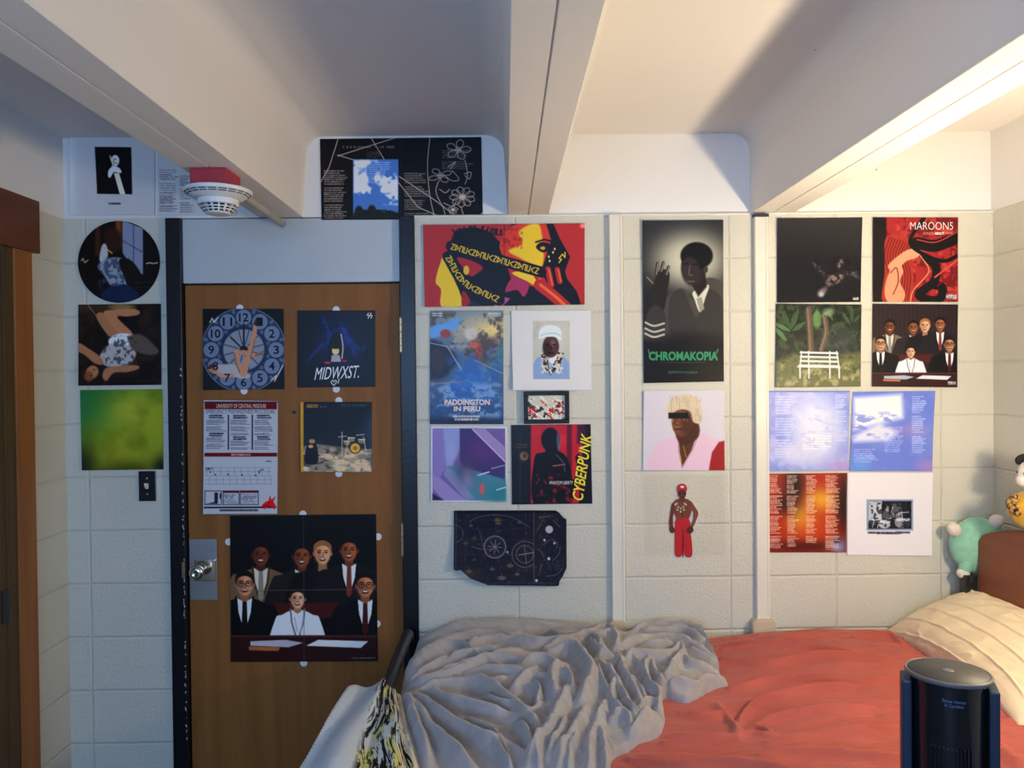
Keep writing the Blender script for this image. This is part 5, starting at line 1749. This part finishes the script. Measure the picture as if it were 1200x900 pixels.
#POSTERS_END
#BED_BEGIN
# ================================================================== the bed
HBX = 1.725                    # face of the headboard
bedt = thing('bed', 'single bed with a red-brown wooden headboard and black metal frame along the back wall', 'bed', (.7, -.55, 0))
bm = bmesh.new()
ys = np.linspace(-1.03, -.125, 40)
top = []
for y in ys:
    u_ = (y + .5775) / .4525
    z_ = 1.158 - .088 * abs(u_) ** 2.2
    e_ = min(y + 1.03, -.125 - y)
    if e_ < .02:
        z_ -= .02 - math.sqrt(max(0, .02 ** 2 - (.02 - e_) ** 2))
    top.append((y, z_))
prism_x(bm, [(-1.03, .50)] + top + [(-.125, .50)], HBX, HBX + .024)
bmesh.ops.bevel(bm, geom=[e for e in bm.edges if abs(e.verts[0].co.x - e.verts[1].co.x) < 1e-5], offset=.003, segments=2, affect='EDGES')
bobj('headboard', bm, MT['headboard'], bedt)
for y0 in (-.125, -1.075):
    bm = bmesh.new()
    box(bm, HBX - .045, HBX - .001, y0, y0 + .042, 0, .925, .003)
    post = bobj('bedpost', bm, MT['metal_black'], bedt)
    bm = bmesh.new()
    for k in range(13):
        z_ = .30 + k * .05
        box(bm, HBX - .030, HBX - .018, y0 - .0006, y0 + .001, z_, z_ + .022)
        box(bm, HBX - .0456, HBX - .044, y0 + .015, y0 + .027, z_, z_ + .022)
    bobj('slot', bm, MT['slot'], post)['kind'] = 'stuff'
RX, RZ = -.372, .728
bm = bmesh.new()
tube(bm, [(RX, -.06, .0), (RX, -.06, RZ - .08), (RX, -.068, RZ - .03), (RX, -.09, RZ - .006), (RX, -.12, RZ), (RX, -.6, RZ), (RX, -1.0, RZ), (RX, -1.03, RZ - .006), (RX, -1.052, RZ - .03), (RX, -1.06, RZ - .08), (RX, -1.06, 0)], .021, 18)
bobj('foot_rail', bm, MT['metal_black'], bedt, True)
for y0 in (-.11, -1.05):
    bm = bmesh.new()
    box(bm, RX, HBX - .02, y0, y0 + .03, .36, .42, .003)
    bobj('side_rail', bm, MT['metal_black'], bedt)
bm = bmesh.new()
for k in range(9):
    x_ = -.2 + k * .22
    box(bm, x_, x_ + .05, -1.05, -.09, .40, .415, .002)
bobj('deck_slats', bm, MT['metal_black'], bedt)

bm = bmesh.new()
box(bm, RX + .045, HBX - .05, -1.035, -.055, .418, .640, .03)
tag(bobj('mattress', bm, MT['mattress'], None, True), 'blue mattress lying on the bed frame under the rust red comforter', 'mattress')


def fold_field(X, Y, folds, power=4.0):
    """soft maximum of rounded folds given as photo polylines (points, width m, height m) lying on the bed"""
    acc = np.zeros(X.shape)
    for pts, w, h in folds:
        q = np.array([list(atZ(a, b, .73))[:2] for a, b in smooth_line(pts, 5)])
        x0, y0 = q.min(0) - 3 * w
        x1, y1 = q.max(0) + 3 * w
        m = (X > x0) & (X < x1) & (Y > y0) & (Y < y1)
        d = seg_dist(X[m], Y[m], q)
        # tapering ends
        L_ = np.hypot(*(q[-1] - q[0])) + 1e-6
        e = np.minimum(np.hypot(X[m] - q[0, 0], Y[m] - q[0, 1]), np.hypot(X[m] - q[-1, 0], Y[m] - q[-1, 1]))
        tp_ = np.clip(.45 + e / (L_ * .35), 0, 1)
        v = h * tp_ * np.exp(-(d / w) ** 2)
        acc[m] += np.abs(v) ** power
    return acc ** (1 / power)


def comforter_z(X, Y):
    z = .674 + .030 * np.exp(-((X - 1.28) / .42) ** 2) * np.clip(1.3 + Y * .9, .4, 1.2) + .010 * (fbm(X, Y, .35, 3) - .5)
    z = z + .014 * np.exp(-((X - 1.02) / .35) ** 2 - ((Y + .22) / .2) ** 2)
    z = z - .020 * np.exp(-((X - C0.x) / .10) ** 2 - ((Y - C0.y) / .09) ** 2)
    wr = fbm(X * .22 + .04 * np.sin(Y * 9), Y + .05 * np.sin(X * 4), .055, 11, 3)
    z = z + .020 * (np.abs(wr - .5) * 2) ** .75 * (.2 + .9 * vnoise(X, Y, .3, 5))
    wr2 = fbm(X * .3 + Y * .25, Y, .03, 21, 2)
    z = z + .003 * (np.abs(wr2 - .5) * 2) ** .8 * (.3 + vnoise(X, Y, .22, 8))
    # edges roll down
    for e_, w in ((Y + 1.075, .10), (-.046 - Y, .04), (1.70 - X, .05)):
        t_ = np.clip(e_ / w, 0, 1)
        z = z - (1 - np.sqrt(np.clip(1 - (1 - t_) ** 2, 0, 1))) * (.06 if w < .1 else .12)
    return z


C0 = atZ(873, 832, .7)
RIDGES_C = [([(846, 760), (900, 768), (960, 764), (1040, 768)], .010, .008), ([(846, 750), (920, 752), (990, 762), (1030, 766)], .007, .007),
            ([(856, 790), (920, 782), (1000, 790), (1060, 786)], .012, .007), ([(880, 806), (940, 796), (1010, 794)], .010, .007),
            ([(866, 828), (868, 818), (884, 806), (920, 800)], .010, .007), ([(840, 806), (854, 818), (864, 832), (862, 844)], .014, .006),
            ([(858, 842), (880, 838), (904, 842)], .015, .005), ([(880, 826), (896, 832), (905, 842)], .013, .005),
            ([(876, 830), (900, 822), (950, 818), (1020, 816)], .013, .007), ([(800, 816), (824, 818), (856, 812)], .014, .006),
            ([(780, 850), (830, 846), (860, 842)], .014, .007), ([(740, 868), (790, 876), (850, 874), (960, 884)], .013, .008),
            ([(724, 880), (780, 892), (840, 899)], .009, .008), ([(900, 850), (960, 842), (1050, 838)], .016, .006),
            ([(890, 864), (960, 862), (1056, 868)], .014, .006), ([(1000, 745), (1040, 742), (1060, 752)], .010, .006), ([(850, 745), (900, 748), (960, 742)], .01, .006),
            ([(1166, 858), (1185, 872), (1200, 880)], .02, .006)]
nx, ny = 560, 300
gx = np.linspace(RX + .035, 1.70, nx)
gy = np.linspace(-1.075, -.047, ny)
X, Y = np.meshgrid(gx, gy)
Z = comforter_z(X, Y) + fold_field(X, Y, [(p_, w_ * 1.05, h_ * 3.0) for p_, w_, h_ in RIDGES_C], 2.5)
P3 = np.stack([X, Y, Z], -1)
# the side hanging over the near edge
drop = []
for k in range(1, 26):
    r_ = P3[0].copy()
    r_[:, 1] = -1.075 - .012 * math.sin(min(1, k / 4) * math.pi / 2) - .010 * np.sin(gx * 21 + 1.2 * np.sin(gx * 5)) * k / 25
    r_[:, 2] = P3[0][:, 2] - k * .0125
    drop.append(r_)
P3 = np.concatenate([np.stack(drop[::-1]), P3])
o = grid_mesh('comforter', P3, MT['comforter'])
tag(o, 'rust red wrinkled comforter spread over the bed', 'comforter')

# ---- grey fleece throw in a heap
EDGE = [(484, 752), (498, 742), (530, 733), (580, 729), (650, 728.5), (706, 731), (735, 739), (760, 733), (800, 732.5), (826, 739), (843, 752), (848, 763), (846, 772), (836, 774), (842, 780),
        (853, 787), (846, 790), (832, 794), (815, 803), (806, 806.5), (792, 805), (780, 802), (776, 808), (779, 820), (777, 836), (772, 844), (757, 850), (745, 856), (734, 862), (720, 868), (716, 880),
        (716, 904), (714, 930), (470, 930), (452, 880), (447, 840), (446, 812), (452, 800), (466, 780)]
E = np.array([list(atZ(a, b, .725))[:2] for a, b in smooth_poly(EDGE, 4)])
E[:, 1] = np.clip(E[:, 1], -1.12, -.03)
E[:, 0] = np.maximum(E[:, 0], -.345)
FOLDS = [
    ([(520, 760), (545, 765), (560, 780), (590, 790)], .016, .030), ([(570, 744), (600, 750), (620, 748)], .018, .032), ([(640, 745), (660, 752), (690, 748)], .014, .034),
    ([(500, 800), (540, 790), (580, 782), (610, 784)], .014, .036), ([(520, 782), (560, 774), (590, 776)], .013, .036), ([(480, 796), (500, 790), (530, 776)], .013, .034),
    ([(566, 822), (590, 830), (612, 832)], .012, .036), ([(540, 845), (575, 862), (596, 884)], .013, .040), ([(575, 870), (590, 890), (600, 906)], .013, .040),
    ([(622, 812), (632, 822), (630, 836)], .012, .044), ([(604, 850), (618, 862), (622, 880)], .013, .040), ([(630, 870), (628, 890), (632, 906)], .013, .044),
    ([(656, 800), (668, 806), (672, 822)], .012, .050), ([(664, 846), (654, 868), (642, 888)], .012, .048), ([(678, 862), (668, 884), (664, 906)], .012, .040),
    ([(744, 746), (770, 746), (800, 744), (824, 752)], .014, .040), ([(748, 764), (772, 762), (786, 758)], .012, .038), ([(806, 764), (824, 768), (840, 770)], .012, .034),
    ([(690, 764), (700, 772), (716, 776)], .012, .044), ([(700, 790), (706, 806), (718, 816)], .012, .040), ([(738, 800), (746, 808), (758, 816)], .010, .036), ([(728, 824), (738, 832), (752, 840)], .010, .036),
    ([(500, 748), (540, 742), (590, 738), (640, 735), (690, 738)], .055, .050), ([(470, 790), (500, 770), (545, 752), (590, 748)], .045, .040),
    ([(590, 757), (640, 762), (700, 752), (735, 744)], .026, .036), ([(545, 772), (565, 758), (600, 756)], .026, .036),
    ([(470, 803), (520, 798), (560, 786), (605, 772)], .026, .034), ([(480, 812), (530, 806), (580, 808), (600, 800)], .022, .034),
    ([(495, 812), (530, 826), (580, 838), (610, 842)], .022, .040), ([(486, 818), (520, 845), (560, 866), (610, 880)], .024, .046),
    ([(474, 812), (484, 840), (496, 870), (505, 902)], .020, .046), ([(482, 822), (500, 850), (530, 880), (560, 906)], .024, .046),
    ([(458, 812), (466, 840), (478, 870), (486, 902)], .020, .036),
    ([(535, 800), (580, 815), (620, 846), (640, 868)], .024, .042), ([(545, 796), (590, 796), (640, 804), (655, 800)], .020, .034),
    ([(600, 820), (622, 802), (640, 798)], .024, .044), ([(605, 838), (620, 842), (640, 830)], .020, .034),
    ([(610, 790), (630, 786), (650, 790), (662, 805)], .018, .038), ([(660, 790), (650, 800), (648, 815), (655, 830)], .028, .054),
    ([(645, 778), (668, 775), (684, 784), (694, 800), (690, 816), (678, 834)], .028, .058), ([(668, 812), (656, 840), (640, 866), (622, 890), (616, 906)], .028, .056),
    ([(690, 830), (676, 856), (660, 880), (652, 906)], .024, .044), ([(700, 846), (692, 870), (688, 906)], .018, .034),
    ([(640, 768), (665, 762), (690, 752), (705, 744)], .022, .042), ([(678, 752), (700, 760), (706, 778)], .020, .042),
    ([(690, 748), (712, 742), (724, 756), (722, 770)], .018, .040),
    ([(735, 748), (760, 738), (800, 738), (830, 748), (842, 764)], .028, .042), ([(720, 768), (750, 756), (790, 752), (820, 762), (838, 768)], .022, .034),
    ([(730, 788), (740, 776), (770, 775), (790, 768), (798, 757)], .020, .038), ([(796, 758), (800, 768), (792, 782), (780, 790)], .014, .040),
    ([(735, 770), (745, 782), (760, 790)], .018, .030), ([(800, 772), (812, 780), (836, 780)], .018, .028),
    ([(770, 802), (790, 798), (815, 797), (838, 786)], .012, .028), ([(764, 778), (766, 790), (780, 800)], .012, .034),
    ([(760, 778), (756, 792), (762, 806), (774, 814), (772, 826)], .014, .044), ([(725, 776), (732, 796), (744, 812), (752, 826)], .016, .040),
    ([(706, 782), (718, 796), (728, 812), (738, 830), (748, 846)], .016, .036), ([(722, 802), (716, 818), (722, 832), (740, 840)], .014, .040),
    ([(716, 842), (730, 838), (742, 848)], .012, .034), ([(744, 852), (756, 836), (766, 830)], .016, .034), ([(750, 828), (762, 818), (776, 822)], .010, .028),
    ([(712, 826), (702, 840), (698, 850)], .016, .036), ([(700, 852), (712, 862), (726, 864)], .012, .026), ([(704, 850), (710, 870), (712, 904)], .016, .034),
]
nx, ny = 430, 330
gx = np.linspace(-.350, .70, nx)
gy = np.linspace(-1.12, -.050, ny)
X, Y = np.meshgrid(gx, gy)
sd = np.where(inside(X, Y, E), 1, -1) * seg_dist(X, Y, np.vstack([E, E[:1]]))
sd = sd + .006 * (vnoise(X, Y, .05, 9) - .5)
T = np.sqrt(np.clip(sd / .015, 0, 1) * (2 - np.clip(sd / .015, 0, 1)))
f_ = fold_field(X + .007 * (vnoise(X, Y, .06, 2) - .5), Y + .007 * (vnoise(X, Y, .06, 4) - .5), [(p_, w_ * .86, h_ * 1.12) for p_, w_, h_ in FOLDS], 5.0)
base = comforter_z(X, np.clip(Y, -.98, -.07))
hump = .030 * np.exp(-((X - .02) / .30) ** 2 - ((Y + .42) / .32) ** 2) + .012 * np.exp(-((X - .40) / .2) ** 2 - ((Y + .3) / .25) ** 2)
rg = fbm(X * .9 + .75 * Y, Y * .22 - X * .16, .045, 31, 2)
rg2 = fbm(X * .35 - .3 * Y, Y * 1.1 + X * .3 + .04 * np.sin(X * 9), .055, 41, 3)
mixr = np.clip((X - .05) / .3 + (Y + .45) * 1.2 + .5, 0, 1)
fine = .009 * (.5 - np.abs(rg - .5) * 2) * (1 - mixr) + .013 * (.5 - np.abs(rg2 - .5) * 2) * mixr
Z = base - .012 + T * (.030 + .016 * np.clip(sd / .07, 0, 1) + f_ * .92 + hump + fine)
Z = np.where(Y < -1.06, Z - ((-1.06 - Y) / .06) ** 2 * .06, Z)
lf = np.clip((X + .355) / .07, 0, 1)
Z = Z - (1 - np.sqrt(np.clip(1 - (1 - lf) ** 2, 0, 1))) * .05
ok = sd > -.012
mask = ok[:-1, :-1] & ok[1:, :-1] & ok[:-1, 1:] & ok[1:, 1:]
o = grid_mesh('throw_blanket', np.stack([X, Y, Z], -1), MT['blanket'], mask=mask)
tag(o, 'grey fleece throw blanket crumpled in a heap on the foot half of the bed', 'blanket')

# ---- pillow
nu, nv = 200, 180
u_ = np.linspace(-1, 1, nu)[:, None]
v_ = np.linspace(-1, 1, nv)[None, :]
rows = []
PC = Vector((1.592, -.42, .770))
for sgn in (1, -1):
    eu, ev = 1 - np.abs(u_) ** 3.2, 1 - np.abs(v_) ** 3.2
    th = .088 * np.clip(eu, 0, 1) ** .55 * np.clip(ev, 0, 1) ** .55
    # pulled-in sides and pointed corners
    pin = 1 - .05 * (1 - v_ ** 2) * np.abs(u_) ** 3
    pin2 = 1 - .07 * (1 - u_ ** 2) * np.abs(v_) ** 3
    Yl = .385 * u_ * pin + 0 * v_
    Xl = .190 * v_ * pin2 + 0 * u_
    seam = .0060 * np.exp(-((((v_ * .5 + .10 * u_ ** 2 + .16) % .17) - .085) / .011) ** 2) + .003 * (fbm(v_ * 3 + u_ * .5 + 5, u_ * 1.5 + 5, .5, 4) - .5) * 2
    creases = .022 * (np.abs(fbm(u_ * 2.2 + v_ * .7 + 9, v_ * .9 + 9, .5, 7, 2) - .5) * 2) ** .8 * (np.abs(v_) * .5 + .5)
    Zl = sgn * (th + (seam - creases * .8) * np.clip(eu * ev * 3, 0, 1))
    if sgn < 0:
        Zl = Zl * .55
    a_ = math.radians(23)
    Xw = PC.x + Xl * math.cos(a_) - Zl * math.sin(a_)
    Zw = PC.z + Xl * math.sin(a_) + Zl * math.cos(a_)
    Zw = Zw - .012 * np.abs(u_) ** 4 * (v_ < 0) * np.abs(v_)
    rows.append(np.stack([Xw, PC.y + Yl, Zw], -1))
me1 = grid_mesh('pillow', np.concatenate([rows[0][:, :, :].transpose(1, 0, 2), rows[1].transpose(1, 0, 2)[::-1]]), MT['pillow'])
tag(me1, 'cream pillow with pressed seams propped against the wooden headboard', 'pillow')

# ---- soft toys
t = thing('plush_toy', 'mint green plush toy with white paws wedged between the headboard and the corner', 'soft toy', (1.765, -.075, .97))
bm = bmesh.new()
blob(bm, (1.755, -.072, 1.028), .100, .058, .104, Matrix.Rotation(.35, 3, 'Y'), .07, 40, seed=2)
body = bobj('body', bm, MT['mint'], t, True)
for nm, p0, p1, r_, tip in (('paw', (1.672, -.085, 1.075), (1.655, -.095, 1.090), .024, 1), ('paw', (1.800, -.085, 1.10), (1.815, -.092, 1.118), .024, 1), ('leg', (1.715, -.088, .985), (1.690, -.092, .925), .023, 2)):
    bm = bmesh.new()
    d_ = Vector(p1) - Vector(p0)
    rot_ = d_.to_track_quat('Z', 'Y').to_matrix()
    if tip == 1:
        blob(bm, p1, r_, r_, r_ * 1.15, rot_, .05, 24)
        bobj(nm, bm, MT['white_plush'], t, True)
    else:
        blob(bm, (Vector(p0) * .6 + Vector(p1) * .4), r_, r_, d_.length * .85, rot_, .05, 24)
        lg = bobj(nm, bm, MT['mint'], t, True)
        bm = bmesh.new()
        blob(bm, p1, r_ * 1.0, r_ * 1.0, r_ * .85, rot_, .05, 24)
        bobj('paw_tip', bm, MT['white_plush'], lg, True)

hy = -.40
zt_ = 1.158 - .088 * abs((hy + .5775) / .4525) ** 2.2
yx = 1.748
t = thing('plush_toy', 'yellow plush toy with leopard print and a white face on top of the headboard', 'soft toy', (yx, hy, zt_))
rb = .070
bm = bmesh.new()
blob(bm, (yx, hy, zt_ + rb * .95), .082, .072, rb, None, .05, 40, seed=5)
bobj('body', bm, MT['yellow_plush'], t, True)
bm = bmesh.new()
c_ = Vector((yx - .082, hy - .01, zt_ + rb * 1.28))
for k in range(8):
    a = k * .9
    blob(bm, c_ + Vector((.009 * math.cos(a) + .003 * k - .006, .012 * math.sin(a), .022 - .0085 * k)), .015, .013, .016, None, .2, 14, seed=k)
bobj('arm', bm, MT['leopard'], t, True)
bm = bmesh.new()
blob(bm, (yx - .006, hy - .01, zt_ + rb * 2.62), .058, .052, .058, None, .04, 32, seed=8)
hd = bobj('head', bm, MT['white_plush'], t, True)
hz = zt_ + rb * 2.62
for ey, ex in ((-.036, -.034), (.026, -.030)):
    bm = bmesh.new()
    blob(bm, (yx + ex, hy + ey, hz + .050), .022, .018, .017, Matrix.Rotation(-.5, 3, 'Y'), .1, 20)
    bobj('ear', bm, MT['black_plush'], hd, True)
    bm = bmesh.new()
    blob(bm, (yx - .057, hy + ey * .55 - .010, hz + .010), .005, .006, .007, None, 0, 14)
    bobj('eye', bm, MT['black_plush'], hd, True)
bm = bmesh.new()
blob(bm, (yx - .056, hy - .012, hz - .016), .016, .026, .018, None, .03, 20)
bobj('muzzle', bm, MT['white_plush'], hd, True)

# ---- towel over the foot rail
nu, nv = 560, 480
tY = np.linspace(-.635, -1.36, nu)[:, None]
s_ = np.linspace(-1, 1, nv)[None, :]
k_ = np.clip((-.635 - tY) / .725, 0, 1)
cap = np.sqrt(np.clip(k_ / .07, 0, 1) * (2 - np.clip(k_ / .07, 0, 1)))
wl = (.092 + .045 * k_) * (.72 + .28 * cap)
wr_ = .030 + .026 * cap + .20 * k_ ** 1.1
ab = np.abs(s_)
rnd = np.sin(np.clip(ab / .52, 0, 1) * math.pi / 2)
xo = -wl * rnd - .012 * np.clip((ab - .5) / .5, 0, 1)
zo = -.014 * rnd ** 2 - .42 * np.clip((ab - .44) / .56, 0, 1) ** 1.25
xi = wr_ * np.sin(np.clip(ab / .9, 0, 1) * math.pi / 2)
zi = -.020 * rnd ** 2 - (.035 + .14 * k_) * np.clip((ab - .5) / .5, 0, 1) ** 1.6
fo = .011 * np.sin(s_ * 15 + 2.2 * np.sin(k_ * 2.4) + 1.0) + .008 * np.sin(s_ * 29 + k_ * 5) * np.clip(s_ + .3, 0, 1) + .006 * np.sin(s_ * 8 - k_ * 6)
fo = fo * (.35 + .65 * cap) + .005 * (fbm(tY + 0 * s_, s_ * .3 + 0 * tY, .06, 5) - .5)
Xt = RX - .006 + np.where(s_ < 0, xo - fo * np.clip((ab - .35) * 2, 0, 1), xi)
Zt = RZ + .034 + .012 * cap + np.where(s_ < 0, zo, zi) + fo * np.clip(1.15 - ab, 0, 1)
Yt = tY + .010 * np.sin(s_ * 9) * (1 - k_) + .03 * (1 - rnd) * (k_ < .001) + 0 * s_
Zt = np.maximum(Zt, .10)
a_, b_ = (s_ * 1.5 + .05 * np.sin(k_ * 17) + 0 * tY), (k_ * 2.2 + .1 * np.sin(s_ * 9) + 0 * s_)
C = np.zeros(Zt.shape + (3,)) + np.array((.50, .57, .64))
g = np.clip((s_ - .05) / .2, 0, 1) + 0 * k_
cream = np.array((.66, .58, .45))
C = C * (1 - g[..., None]) + cream * g[..., None]
g2 = np.clip((s_ + .05 - .1 * k_) / .05, 0, 1) * np.clip((.56 + .06 * np.sin(k_ * 14) - s_) / .05, 0, 1) + 0 * k_
yl = np.clip((fbm(a_ * 2.0, b_ * .42, .16, 9) - .52) / .04, 0, 1) * g2
C = C * (1 - yl[..., None]) + np.array((.60, .60, .22)) * yl[..., None]
bl = np.clip((fbm(a_ * 2.0 + 4, b_ * .42, .2, 19) - .6) / .04, 0, 1) * g2
C = C * (1 - bl[..., None]) + np.array((.42, .52, .56)) * bl[..., None]
n1 = fbm(a_ * 2.1, b_ * .40, .15, 3, 4)
bk = np.clip((.034 - np.abs(n1 - .5)) / .012, 0, 1) * g2
bk = np.maximum(bk, np.clip((fbm(a_ * 2.4, b_ * .5, .17, 15, 4) - .60) / .02, 0, 1) * g2)
bk = np.maximum(bk, .9 * np.clip((fbm(a_ * 5, b_ * 1.2, .17, 25, 3) - .66) / .02, 0, 1) * g2)
C = C * (1 - bk[..., None]) + np.array((.012, .012, .016)) * bk[..., None]
st = (np.abs(s_ + .40 + .03 * np.sin(k_ * 3)) < .012) & (np.sin(k_ * 300) > .1)
C[st] *= .6
o = grid_mesh('beach_towel', np.stack([Xt + 0 * k_, Yt, Zt], -1), MT['towel'], colors=C)
tag(o, 'pale blue-white towel with black and yellow print hanging over the foot rail', 'towel')

# ---- tower fan in front of the bed
fx, fy = .985, -1.19
d_ = ray(1111, 786)
pc = CAMLOC + d_ * ((fy + D) / d_.y)
fx, fz = pc.x, pc.z
t = thing('tower_fan', 'black tower fan with dark blue side panels standing in front of the bed', 'fan', (fx, fy, 0), rz=math.radians(-24))


def local(name, bm, mat, smooth=False, par=None):
    o = bobj(name, bm, mat, None, smooth)
    o.parent = par or t
    return o


bm = bmesh.new()
lathe(bm, [(.001, 0), (.125, 0), (.128, .006), (.124, .016), (.09, .024), (.075, .03)], (0, 0, 0), 48)
local('base', bm, MT['fan_panel'], True)
bm = bmesh.new()
lathe(bm, [(.074, .028), (.0745, fz - .03), (.078, fz - .012), (.078, fz - .010)], (0, 0, 0), 64, sy=.92)
local('body', bm, MT['fan_body'], True)
bm = bmesh.new()
lathe(bm, [(.078, fz - .012), (.087, fz - .009), (.0885, fz - .003), (.0870, fz), (.0840, fz + .0008), (.0825, fz - .0006), (.0825, fz - .0015), (.001, fz - .0015)], (0, 0, 0), 72, sy=.92)
rim = local('top_rim', bm, MT['fan_rim'], True)
bm = bmesh.new()
lathe(bm, [(.0822, fz - .0013), (.0815, fz + .0002), (.001, fz + .0004)], (0, 0, 0), 72, sy=.92)
local('control_disc', bm, MT['fan_top'], True)
bm = bmesh.new()
lathe(bm, [(.0125, fz + .0004), (.0120, fz + .0014), (.001, fz + .0016)], (0, 0, 0), 32, sy=.92)
local('power_button', bm, MT['fan_rim'], True)
for sx in (-1, 1):
    bm = bmesh.new()
    xa_, xb_ = sx * .075, sx * .096
    x0, x1 = min(xa_, xb_), max(xa_, xb_)
    box(bm, x0, x1, -.034, .034, .03, fz - .022, .005)
    local('side_panel', bm, MT['fan_panel'])
bm = bmesh.new()
for k in range(11):
    a = math.radians(-90 - 30 + k * 6)
    r_ = .0752
    x, y = r_ * math.cos(a), r_ * math.sin(a) * .93
    tx, ty = -math.sin(a) * .0011, math.cos(a) * .0011
    nx_, ny_ = math.cos(a) * .0022, math.sin(a) * .0022
    vs = []
    for zz in (.10, fz - .145):
        vs += [bm.verts.new((x - tx, y - ty, zz)), bm.verts.new((x + nx_ - tx, y + ny_ - ty, zz - .004 * (zz > .5))), bm.verts.new((x + nx_ + tx, y + ny_ + ty, zz - .004 * (zz > .5))), bm.verts.new((x + tx, y + ty, zz))]
    for q_ in range(4):
        bm.faces.new((vs[q_], vs[(q_ + 1) % 4], vs[4 + (q_ + 1) % 4], vs[4 + q_]))
    bm.faces.new(vs[4:])
local('grille', bm, MT['fan_body'])['kind'] = 'stuff'
V, Fs = [], []
for txt, zc_, wd, hh in (('Better Homes', fz - .0420, .046, .0072), ('& Gardens', fz - .0515, .037, .0072)):
    tv, fs = text_mesh(txt)
    off = len(V)
    for a, b in tv:
        ang = math.radians(-90 + 3) + (a - .5) * wd / .0758
        V.append((.0758 * math.cos(ang), .0758 * math.sin(ang) * .935, zc_ + (b - .5) * hh))
    Fs += [tuple(off + i for i in f) for f in fs]
me = bpy.data.meshes.new('lettering')
me.from_pydata(V, [], Fs)
o = link('lettering', me, MT['fan_text'])
o.parent = t

# ---- floor lamp with a bare globe beside the bed: the warm light of the room
L = LAMP_POS
t = thing('floor_lamp', 'slim black floor lamp with a bare glowing globe beside the near side of the bed', 'lamp', (L.x, L.y, 0))
bm = bmesh.new()
lathe(bm, [(.001, 0), (.13, 0), (.132, .006), (.125, .014), (.03, .022), (.012, .03)], (L.x, L.y, 0), 40)
bobj('base', bm, MT['metal_black'], t, True)
bm = bmesh.new()
tube(bm, [(L.x, L.y, .025), (L.x, L.y, .8), (L.x, L.y, L.z - .11)], .009, 14)
bobj('pole', bm, MT['metal_black'], t, True)
bm = bmesh.new()
lathe(bm, [(.010, -.115), (.020, -.110), (.022, -.075), (.022, -.052), (.018, -.046)], L, 28)
bobj('socket', bm, MT['white_plastic'], t, True)
bulb = bpy.data.materials.new('glowing_globe')
bt = NT(bulb)
em = bt.n('Emission', {0: LAMP_COL, 1: LAMP_W / (math.pi * 4 * math.pi * LAMP_R ** 2)})
bt.t.links.new(em.outputs[0], bt.t.nodes['Material Output'].inputs[0])
bm = bmesh.new()
blob(bm, L, LAMP_R, LAMP_R, LAMP_R, None, 0, 24)
bobj('globe', bm, bulb, t, True)
#BED_END
